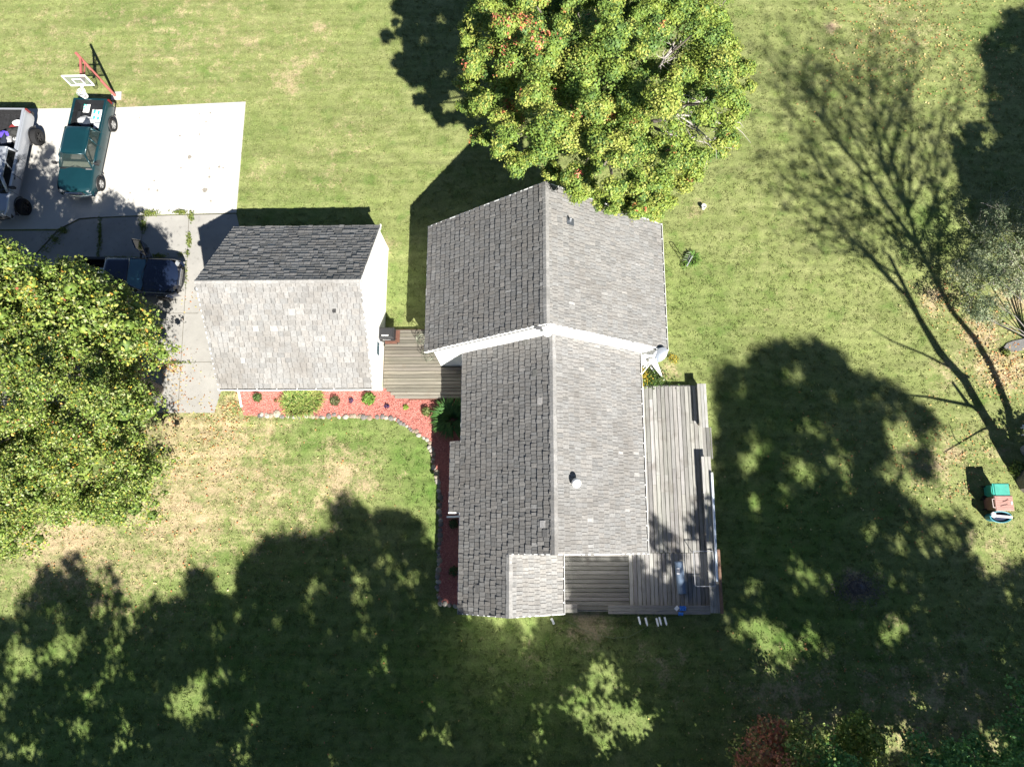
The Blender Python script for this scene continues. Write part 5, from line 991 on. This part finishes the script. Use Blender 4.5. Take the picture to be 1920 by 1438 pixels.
ball('small_shrub', 'small dark green shrub nearest the downspout in the red mulch', 484, 746, .23, .42, 420, [(.07, .12, .03), (.10, .16, .04)]); ball('small_shrub', 'round brownish shrub between the daylily and the bright green shrub', 629, 752, .26, .36, 500, [(.09, .10, .04), (.13, .15, .05), (.12, .08, .04)])
ball('small_shrub', 'leafy bright green shrub in the red mulch near the deck', 692, 748, .34, .40, 520, [(.08, .16, .03), (.13, .22, .04)], .13); ball('small_shrub', 'round brownish green shrub at the shaded right end of the red mulch', 800, 772, .25, .38, 480, [(.10, .12, .04), (.14, .17, .05)])
ball('sprout', 'tiny red brown sprout left of the daylily', 517, 751, .10, .12, 60, [(.14, .10, .03), (.2, .08, .04)], .08); ball('seedling', 'small lime green seedling in the mulch below the deck', 761, 764, .16, .16, 160, [(.22, .34, .05), (.28, .36, .08)], .07)
ball('flower', 'small dark purple flower plant in the mulch left of the leafy shrub', 659, 751, .14, .2, 90, [(.07, .04, .10), (.04, .04, .05)], .09); ball('flower', 'small dark purple flower plant in the mulch below the deck corner', 726, 762, .13, .18, 90, [(.06, .03, .09), (.03, .03, .04)], .09)
ball('bush', 'dark bush under the west eave in the shaded lower bed', 852, 1070, .26, .4, 300, [(.05, .09, .03)]); ball('bush', 'dark low bush beneath the bump-out eave in the shaded bed', 851, 982, .26, .4, 300, [(.05, .09, .03)])
gb = at(1228, 712); t = thing('goldenrod', 'leafy bush with yellow flowers at the north end of the large deck', 'plant', gb)
B = np.array([5.75, 8.05, 0]); n = 900; C = B + rng.normal(0, 1, (n, 3)) * [.42, .26, .0] + np.column_stack([np.zeros((n, 2)), rng.uniform(.15, .75, n)]); leaf_cards('foliage', C, rng.normal(size=(n, 3)) + [0, 0, .8], rng.uniform(.08, .18, n), pal_tint([(.10, .17, .03), (.2, .26, .05), (.05, .09, .02)], [1, 1, 1])(B, n, None), M['leaf'], t, gb, asp=.5)
n = 260; C = np.array([5.35, 8.1, 0]) + rng.normal(0, 1, (n, 3)) * [.2, .22, 0] + np.column_stack([np.zeros((n, 2)), rng.uniform(.6, .85, n)]); leaf_cards('blossom', C, rng.normal(size=(n, 3)) + [0, 0, 1], rng.uniform(.05, .10, n), np.tile([.45, .33, .04], (n, 1)) * rng.uniform(.7, 1.2, (n, 1)), M['leaf'], t, gb)
ball('weed_bush', 'yellow flowered weeds on the lawn beside the satellite dish', 1262, 674, .3, .3, 120, [(.12, .18, .03), (.45, .33, .03)], .08, 0)
ball('weed_bush', 'green weeds under the right tree edge beside the shadowed slats', 1908, 880, .45, .35, 500, [(.1, .16, .03), (.2, .25, .06)], .12, 0)
ball('weed_bush', 'yellow green weed by the pale slab at the right edge', 1884, 662, .22, .3, 180, [(.2, .25, .05), (.12, .15, .03)], .1, 0)
# edging stones
path = [(490, 779), (540, 781), (600, 781), (660, 781), (720, 782), (742, 787), (765, 800), (785, 812), (803, 828), (810, 850), (814, 880), (823, 900), (826, 940), (826, 985), (824, 1030), (822, 1075), (822, 1110), (824, 1133), (845, 1133), (857, 1132)]
pw = [at(*p)[:2] for p in path]; seg = [np.linalg.norm(b - a) for a, b in zip(pw, pw[1:])]; pos = 0; st = []
tot = sum(seg); d = 0
while d < tot:
    k = d; i = 0
    while k > seg[i]: k -= seg[i]; i += 1
    p = pw[i] + (pw[i + 1] - pw[i]) * (k / seg[i]); s = random.uniform(.085, .16); st.append((p + rng.normal(0, .035, 2), s, i)); d += s * random.uniform(1.25, 1.75)
stone_mesh = []
for k in range(10):
    mb = MB(); blob(mb, (0, 0, 0), 1, random.choice(((.55, .55, .6), (1.0, .92, .8), (1.5, 1.4, 1.25), (.85, .72, .62), (1.2, 1.2, 1.2), (.7, .68, .62))), 7, (1, random.uniform(.7, .95), .65), .2); stone_mesh.append(mb)
protos = []
for p, s, i in st:
    k = random.randrange(10); sh = i >= 9
    if len(protos) <= k or True:
        me = next((q for q in protos if q[0] == k), None)
        if me is None: o = stone_mesh[k].build('stone', M['stone']); protos.append((k, o)); 
        else: o = me[1].copy(); COL.objects.link(o)
    o.location = (p[0], p[1], s * .35); o.scale = (s, s, s); o.rotation_euler = (0, 0, random.uniform(0, 6.28))
    prop(o, 'rounded field stone edging the mulch bed in the row along the house shade' if sh else 'rounded field stone edging the sunlit red mulch bed below the garage', 'stone', 'shaded edging stones' if sh else 'sunlit edging stones')
mb = MB(); p = at(489, 779); blob(mb, p, .17, (.35, .37, .42), 7, (1.1, .8, .7), .2); prop(mb.build('stone', M['stone'], None, p), 'dark blue grey stone at the left end of the edging row', 'stone')
mb = MB(); p = at(520, 776); blob(mb, p, .22, (1.25, 1.2, 1.1), 7, (1.1, .9, .8), .2); prop(mb.build('stone', M['stone'], None, p), 'large pale stone set back into the mulch left of the daylily', 'stone')

# ------------------------------------------------------------------ small things round the house
# gas grill on the west deck
gp = at(733, 636, WZ); gp[2] = WZ; grill = thing('gas_grill', 'black lidded grill with brown side shelf on the deck against the garage', 'grill', gp)
mb = MB(); mb.bbox((gp[0], gp[1], WZ + 1.02), (.74, .58, .34), .09); mb.build('lid', M['black'], grill, gp)
mb = MB(); mb.box((gp[0], gp[1] - .03, WZ + .75), (.78, .60, .2)); mb.box((gp[0] + .05, gp[1] - .03, WZ + .35), (.66, .5, .62)); mb.build('cart', M['black'], grill, gp)
mb = MB(); mb.box((gp[0] + .18, gp[1] - .36, WZ + .78), (.6, .22, .05)); mb.box((gp[0] + .5, gp[1] - .08, WZ + .76), (.2, .62, .05)); mb.box((gp[0], gp[1] + .33, WZ + .85), (.66, .06, .05)); mb.build('side_shelf', M['rust'], grill, gp)
mb = MB(); mb.bar((gp[0] - .2, gp[1] - .33, WZ + 1.0), (gp[0] + .2, gp[1] - .33, WZ + 1.0), .03, .03); mb.build('handle', M['chrome'], grill, gp)
mb = MB(); [mb.box((gp[0] - .08 + dx, gp[1] - .15, WZ + 1.196), (w, .045, .006)) for dx, w in ((-.07, .15), (.11, .17))]; mb.build('nameplate', M['white'], grill, gp)
# wrought iron chairs
def iron_chair(label, px, py, rz):
    p = at(px, py, WZ); p[2] = WZ; t = thing('iron_chair', label, 'chair', p, rz, None); mb = MB()
    ring = lambda r, z, y=0, sx=1: [(r * sx * math.cos(q), y + r * math.sin(q), z) for q in np.linspace(0, 2 * math.pi, 22)[:-1]]
    mb.tube(ring(.24, .45), .016, 6, closed=True); mb.tube(ring(.13, .45), .01, 5, closed=True)
    for k in range(8): a = math.pi * k / 4; mb.tube([(.05 * math.cos(a), .05 * math.sin(a), .45), (.18 * math.cos(a + .4), .18 * math.sin(a + .4), .45), (.24 * math.cos(a), .24 * math.sin(a), .45)], .009, 4)
    mb.build('seat', M['iron'], t)
    for k in range(4): a = math.pi / 4 + math.pi / 2 * k; mb = MB(); mb.tube([(.2 * math.cos(a), .2 * math.sin(a), .45), (.24 * math.cos(a), .24 * math.sin(a), .2), (.27 * math.cos(a), .27 * math.sin(a), 0)], .013, 5); mb.build('leg', M['iron'], t)
    mb = MB(); mb.tube([(.30 * math.cos(q), .14 + .22 * math.sin(q) * .5, .45 + .42 * math.sin(q)) for q in np.linspace(-.1, math.pi + .1, 16)], .016, 6); mb.tube([(.16 * math.cos(q), .14 + .1 * math.sin(q), .45 + .24 * math.sin(q)) for q in np.linspace(0, math.pi, 12)], .010, 5)
    for x in (-.12, 0, .12): mb.tube([(x, .18, .47), (x * 1.3, .24, .84 - abs(x))], .009, 4)
    mb.tube([(-.30, .12, .62), (-.34, -.12, .66), (-.24, -.16, .47)], .012, 5); mb.tube([(.30, .12, .62), (.34, -.12, .66), (.24, -.16, .47)], .012, 5); mb.build('backrest', M['iron'], t); return t
iron_chair('wrought iron chair half under the rear roof eave on the small deck', 795, 640, R_(80)); iron_chair('wrought iron chair below the rear roof corner at the house wall', 806, 671, R_(10))
# satellite dish at the eave corner
dp = at(1236, 664, 2.9); dish = thing('satellite_dish', 'grey satellite dish on a white bracket at the rear roof corner', 'satellite dish', dp)
ax = np.array([.45, -.62, .64]); ax /= np.linalg.norm(ax); uu = np.cross(ax, (0, 0, 1)); uu /= np.linalg.norm(uu); vv = np.cross(ax, uu); 
mb = MB(); n1, n2 = 6, 24; vs = [dp]; fs = []
for i in range(1, n1 + 1):
    r = .40 * i / n1
    for k in range(n2): a = 2 * math.pi * k / n2; vs.append(dp + uu * r * 1.05 * math.cos(a) + vv * r * .92 * math.sin(a) + ax * .45 * r * r)
for k in range(n2): fs.append((0, 1 + k, 1 + (k + 1) % n2))
for i in range(n1 - 1):
    for k in range(n2): a, b = 1 + i * n2, 1 + (i + 1) * n2; fs.append((a + k, b + k, b + (k + 1) % n2, a + (k + 1) % n2))
mb.add(vs, fs, (.8, .85, .95)); mb.build('reflector', M['metal'], dish, dp, smooth=True)
e = at(1224, 676, 3.0); mb = MB(); mb.bar(dp - vv * .36, e, .05, .05); mb.bbox(e, (.34, .2, .14), .03); mb.lathe([(.05, -.08), (.07, .0), (.07, .08), (.01, .1)], e + (.05, -.1, 0), n=10); mb.build('feed_arm', M['white'], dish, dp)
mb = MB(); mb.tube([dp - ax * .02, dp - (0, -.02, .35), (5.95, 8.75, 2.2)], .03, 8); mb.bar(at(1203, 702, 2.6), e, .035, .035); mb.bar(at(1206, 690, 2.5), at(1222, 672, 2.8), .03, .03); mb.bar(at(1211, 678, 2.6), at(1212, 690, 2.3), .03, .03); mb.bar(at(1203, 684, 2.6), at(1203, 697, 2.4), .03, .03); mb.bar(at(1204, 680, 2.6), at(1222, 667, 2.8), .03, .03, tint=(.2, .2, .2)); mb.build('bracket', M['white'], dish, dp)
mb = MB(); a, b = at(1226, 679, 1.9), at(1240, 704, .6); mb.lathe([(.03, 0)], n=3) if 0 else None; mb.tube([a, (a + b) / 2, b], [.15, .10, .035], 12); mb.tube([b, b + (b - a) * .35], [.025, .02], 8); p = at(1240, 712, .0); prop(mb.build('folded_parasol', M['cloth'], None, p), 'folded white parasol leaning by the satellite dish bracket', 'parasol')
# big deck things
p = at(1278, 1082, EZ); p0 = at(1272, 1052, EZ + .2); p1 = at(1279, 1113, EZ + .2); roll = thing('rolled_mat', 'blue grey rolled mat with white label lying on the large deck', 'rolled mat', (p[0], p[1], EZ)); ro_ = (p[0], p[1], EZ)
mb = MB(); d = (p1 - p0) / np.linalg.norm(p1 - p0); N_ = 26; mb.tube([p0 + (p1 - p0) * i / N_ for i in range(N_ + 1)], [.195 + (.006 if i % 2 else 0) for i in range(N_ + 1)], 20, tint=(.13, .18, .26)); mb.build('roll', M['cloth'], roll, ro_, smooth=True)
mb = MB(); c = p0 + (p1 - p0) * .30; sx = np.cross(d, (0, 0, 1))
def curve(u0, u1, w0, w1, tint, rr): 
    def f(u, v): a = w0 + (w1 - w0) * v; q = p0 + (p1 - p0) * (u0 + (u1 - u0) * u); return q + sx * -rr * math.sin(a) * -1 + np.array([0, 0, rr * math.cos(a)])
    mb.grid(f, 2, 6, tint)
for a_, b_ in ((.20, .235), (.285, .31)): curve(a_, b_, .15, .85, (.75, .75, .78), .206)
curve(.33, .40, .2, .9, (.75, .75, .78), .206); curve(.235, .285, .15, .28, (.75, .75, .78), .206); curve(.235, .285, .72, .85, (.75, .75, .78), .206); curve(.243, .278, .36, .64, (.6, .62, .68), .206); mb.build('paper_label', M['cloth'], roll, ro_)
gz = EZ + .72; tt = thing('glass_table', 'glass topped patio table with thin white frame at the deck corner', 'table', (*at(1325, 1066, EZ)[:2], EZ)); to = (*at(1325, 1066, EZ)[:2], EZ)
gz = BZ + .1; q = [at(1300, 1033, gz), at(1336, 1033, gz), at(1345, 1099, gz), at(1303, 1099, gz)]; mb = MB(); x0, x1, y0, y1 = q[0][0], q[2][0] - .1, q[2][1], q[0][1]
mb.box(((x0 + x1) / 2, (y0 + y1) / 2, gz), (x1 - x0, y1 - y0, .012)); mb.build('glass_top', mat('thin_glass', (.2, .22, .25), .03, alpha=.03), tt, to); mb = MB()
for a, b in (((x0, y0), (x1, y0)), ((x1, y0), (x1, y1)), ((x1, y1), (x0, y1)), ((x0, y1), (x0, y0))): mb.bar((*a, gz), (*b, gz), .03, .03)
mb.build('frame', M['metal'], tt, to)
for a in ((x0 + .04, y0 + .04), (x1 - .04, y0 + .04), (x1 - .04, y1 - .04), (x0 + .04, y1 - .04)): mb = MB(); mb.bar((*a, EZ), (*a, gz), .025, .025); mb.build('leg', M['metal'], tt, to)
mb = MB(); p = at(1269, 1140, BZ); mb.box(p + (0, 0, .012), (.2, .16, .02), .8, tint=(.8, .8, .8)); prop(mb.build('paper', M['cloth'], None, p), 'small white paper on the south deck bench', 'paper')
mb = MB(); p = at(1280, 1140, BZ); mb.grid(lambda u, v: (p[0] + (u - .5) * .3 + random.uniform(-.02, .02), p[1] + (v - .5) * .2 + random.uniform(-.02, .02), BZ + .02 + random.uniform(0, .05)), 6, 5, (.03, .16, .55)); prop(mb.build('rag', M['cloth'], None, p), 'blue rag beside the white paper on the south deck bench', 'rag')
mb = MB(); p = at(1276, 1150, BZ); mb.grid(lambda u, v: (p[0] + (u - .5) * .22 + random.uniform(-.02, .02), p[1] + (v - .5) * .13 + random.uniform(-.02, .02), BZ + .02 + random.uniform(0, .04)), 5, 4, (.03, .18, .6)); prop(mb.build('rag', M['cloth'], None, p), 'small blue rag hanging at the outer edge of the south deck bench', 'rag')
for i, (x, y, hh) in enumerate(((1198.5, 1158, .95), (1211.5, 1160, 1.0), (1232, 1161, 1.0), (1237.5, 1159, 1.05), (1247.5, 1159, .95))):
    B = at(x - 2.5, 1151, .3); B[1] -= .10; tp = at(x, y - 1, hh + .2); B = np.array([tp[0] - .02, tp[1] + .1, 0]); t = thing('garden_stake', 'white tipped garden stake standing against the south bench', 'stake', B, 0, 'white tipped stakes'); mb = MB(); mb.tube([B, tp - (0, 0, .14)], .02, 6, tint=(.4, .9, .5)); mb.build('rod', M['black'], t, B); mb = MB(); mb.bar(tp + (-.03, .03, -.03), tp + (.03, -.27, .03), .085, .03); mb.bar(tp + (.03, -.27, .03), tp + (.04, -.32, .035), .05, .025); mb.build('tip', M['white'], t, B)
hs = [(1060, 1162), (1075, 1170), (1100, 1182), (1120, 1190), (1150, 1196), (1180, 1193), (1205, 1180), (1225, 1166), (1250, 1160), (1290, 1152)]
hp = [at(x, y, .06) for x, y in hs]; hq = []
for a, b in zip(hp, hp[1:]): hq += [a + (b - a) * k / 4 for k in range(4)]
mb = MB(); mb.tube(hq, .010, 6, tint=(.16, .2, .10)); prop(mb.build('garden_hose', M['plastic'], None, hq[0]), 'thin dark hose lying on the grass below the deck', 'hose')
mb = MB(); p = at(1036, 1163, .0); mb.tube([p + (-.06, .1, .12), p + (0, 0, .1), p + (.06, -.14, .05)], [.06, .055, .06], 10); prop(mb.build('drain_pipe', M['white'], None, p), 'short white drain pipe end below the porch corner', 'pipe')
# lawn objects
p = at(1318, 391); bkt = thing('bucket', 'small white bucket on the lawn right of the maple', 'bucket', p); mb = MB(); mb.lathe([(.09, 0), (.12, .28), (.125, .29), (.11, .285), (.085, .05)], p, n=16); mb.build('pail', M['white'], bkt, p)
mb = MB(); mb.tube([p + (.12 * math.cos(q), .05, .27 + .09 * math.sin(q)) for q in np.linspace(0, math.pi, 9)], .006, 4); mb.build('handle', M['metal'], bkt, p)
p = at(1283, 491); tr = thing('garden_trellis', 'metal arched garden trellis with grey board on the lawn east of the house', 'trellis', p); mb = MB()
for dx in (-.1, .1): mb.tube([p + (dx - .02, 0, 0), p + (dx - .02, 0, 1.1)], .02, 6)
mb.tube([p + (.1 * math.cos(q) - .02, 0, 1.1 + .12 * math.sin(q)) for q in np.linspace(0, math.pi, 9)], .02, 6); [mb.tube([p + (-.12, 0, z), p + (.08, 0, z)], .01, 5) for z in (.3, .6, .9)]; mb.build('arch', M['iron'], tr, p)
mb = MB(); mb.bar(p + (.12, -.25, .05), p + (.35, .15, .45), .05, .24); mb.bar(p + (.05, -.2, .03), p + (.25, .2, .4), .04, .08); mb.build('board', M['metal'], tr, p)
tuft('lawn_tuft', 'bright green grass tuft beside the garden trellis', 'plant', 1297, 488, .32, .3, 170, [(.08, .18, .03), (.12, .22, .04)], .014, z0=0); ball('weed_bush', 'low weeds at the foot of the garden trellis', 1284, 498, .3, .2, 140, [(.12, .2, .04), (.25, .3, .1)], .09, 0)
p = at(1608, 1101); stump = thing('tree_stump', 'old grey stump in a bare ring on the shaded lawn', 'stump', p); mb = MB(); mb.lathe([(.50, -.02), (.40, .02), (.31, .06), (.29, .09), (.26, .10), (.18, .085), (.01, .05)], p, n=11, sc=(1, .72), tint=(.38, .36, .34)); mb.build('wood', M['twig'], stump, p)
mb = MB(); blob(mb, p + (.16, .06, .09), .15, (.55, .6, .75), 6, (1, .7, .4)); mb.build('hollow', M['twig'], stump, p)
C = np.array([at(1608 + random.gauss(0, 22), 1102 + random.gauss(0, 14)) for _ in range(900)]); C[:, 2] = .05 + .09 * (np.hypot(C[:, 0] - p[0], C[:, 1] - p[1]) < .3); n = len(C); prop(leaf_cards('wood_chips', C, rng.normal(size=(n, 3)) * .4 + [0, 0, 1], rng.uniform(.06, .16, n), np.tile([.16, .14, .115], (n, 1)) * rng.uniform(.5, 1.3, (n, 1)), M['cloth'], asp=.3), 'grey wood chips ringing the old stump', 'wood chips', kind='stuff')
# wheeled bins
def cart(label, px, py, w, l, h, body, lid, rz, lidtilt=.0, open_=False, z=None):
    p = at(px, py, h); p = np.array([p[0], p[1], 0]); t = thing('wheeled_bin', label, 'bin', p, rz); mb = MB()
    b0, b1 = (w * .40, l * .40), (w * .48, l * .48)
    vs = [(i * b0[0], j * b0[1], .06) for i, j in ((-1, -1), (1, -1), (1, 1), (-1, 1))] + [(i * b1[0], j * b1[1], h - .1) for i, j in ((-1, -1), (1, -1), (1, 1), (-1, 1))]
    mb.add(vs, [(3, 2, 1, 0), (0, 1, 5, 4), (1, 2, 6, 5), (2, 3, 7, 6), (3, 0, 4, 7)] + ([] if open_ else [(4, 5, 6, 7)]), body); mb.build('tub', M['plastic'], t)
    for s in (1, -1): mb = MB(); mb.lathe([(.12, -.03), (.13, 0), (.12, .03)], (-w * .42, s * l * .38, .13), 1, 14); mb.build('wheel', M['tyre'], t)
    return t, p
gb_, p = cart('green lidded bin, topmost of the three at the right edge', 1878, 919, .62, .62, .98, (.02, .25, .20), None, 0)
mb = MB(); mb.bbox((.02, 0, .94), (.72, .66, .10), .04, (.05, .30, .235)); mb.box((-.37, 0, .95), (.05, .6, .05), tint=(.04, .34, .28)); mb.build('lid', M['plastic'], gb_); mb = MB(); mb.tube([(-.42, -.2, .93), (-.44, 0, .93), (-.42, .2, .93)], .02, 6, tint=(.05, .4, .3)); mb.build('handle', M['plastic'], gb_)
mb = MB(); mb.box((.05, -.335, .9), (.6, .012, .12), tint=(.75, .25, .05)); mb.build('band', M['plastic'], gb_, label='orange and white strip')
bb_, p = cart('brown lidded bin, middle of the three at the right edge', 1882, 943, .74, .66, 1.05, (.20, .10, .08), None, 0)
mb = MB(); mb.bbox((.04, 0, 1.0), (.84, .70, .08), .03, (.36, .20, .17)); [mb.box((.06, -.28 + i * .08, 1.045), (.7, .02, .012), tint=(.42, .25, .21)) for i in range(8)]; mb.box((.1, .1, 1.06), (.3, .025, .012), .4, tint=(.2, .09, .07)); mb.box((.0, -.1, 1.06), (.34, .02, .012), .25, tint=(.16, .07, .06)); mb.box((.36, 0, 1.055), (.07, .14, .012), tint=(.75, .75, .72)); mb.build('lid', M['plastic'], bb_)
mb = MB(); mb.tube([(-.38, -.2, 1.0), (-.48, -.19, 1.02), (-.48, .19, 1.02), (-.38, .2, 1.0)], .02, 6, tint=(.6, .5, .48)); mb.build('handle', M['plastic'], bb_)
p = at(1875, 969, .6); p[2] = 0; ob = thing('recycling_tub', 'open teal tub with grey stick inside, lowest of the three bins', 'tub', p); mb = MB()
prof = [(.30, .02), (.36, .62), (.40, .64), (.40, .67), (.35, .66), (.29, .08)]; mb.lathe(prof, (0, 0, 0), n=28, sc=(1.25, .66), tint=(.02, .16, .21)); mb.build('shell', M['plastic'], ob); mb = MB(); mb.lathe([(.30, .58), (.30, .585), (.01, .585)], (0.02, 0, 0), n=24, sc=(1.2, .6), tint=(.01, .02, .05)); mb.build('contents', M['plastic'], ob); mb = MB(); mb.tube([(.40 * 1.25 * math.cos(q), .40 * .66 * math.sin(q), .665) for q in np.linspace(0, 2 * math.pi, 30)[:-1]], .014, 6, closed=True, tint=(.05, .25, .32)); mb.build('lip', M['plastic'], ob)
mb = MB(); q = at(1880, 968, .72); mb.bar(q + (-.28, .02, 0), q + (.42, -.04, .02), .11, .05, tint=(.5, .5, .55)); prop(mb.build('board', M['cloth'], None, q), 'short grey board lying across the open teal tub', 'board'); mb = MB(); q = at(1863, 965, .72); blob(mb, q, .12, (.75, .8, .82), 6, (1, 1.2, .5)); prop(mb.build('jug', M['plastic'], None, q), 'small white jug in the open teal tub', 'jug')
# slab and slats at the right edge
p = at(1908, 652); mb = MB(); sh = P2([(1878, 656), (1886, 645), (1898, 640), (1925, 634), (1960, 631), (1960, 648), (1930, 655), (1905, 659), (1888, 661)]); mb.prism(sh, 0, .06, tint=(.5, .53, .6)); prop(mb.build('stone_slab', M['stone'], None, p), 'long grey stone slab under the small tree at the right edge', 'slab')
p = at(1925, 808); ch = thing('slatted_chair', 'weathered white slatted chair cut by the right edge in the tree shadow', 'chair', p); mb = MB()
for i in range(4): mb.box((p[0] + .05 + .0 * i, p[1] + .16 - .11 * i, .42), (1.0 - .05 * i, .075, .025), .06 * (i - 1.5), tint=(.85, .87, .92))
mb.build('seat', M['white'], ch, p)
for a in ((-.3, .15), (-.3, -.2), (.35, .15), (.35, -.2)): mb = MB(); mb.box((p[0] + a[0] + .05, p[1] + a[1], .2), (.06, .06, .4)); mb.build('leg', M['white'], ch, p)
mb = MB(); [mb.bar((p[0] + .5, p[1] - .2 + .1 * i, .42), (p[0] + .75, p[1] - .22 + .11 * i, 1.0), .08, .02) for i in range(5)]; mb.build('backrest', M['white'], ch, p)
mb = MB(); p = at(1921, 846); blob(mb, p + (0, 0, .15), .28, (.9, .95, 1), 8, (1, 1, .7)); prop(mb.build('boulder', M['stone'], None, p), 'round grey boulder at the right edge in the tree shadow', 'boulder')
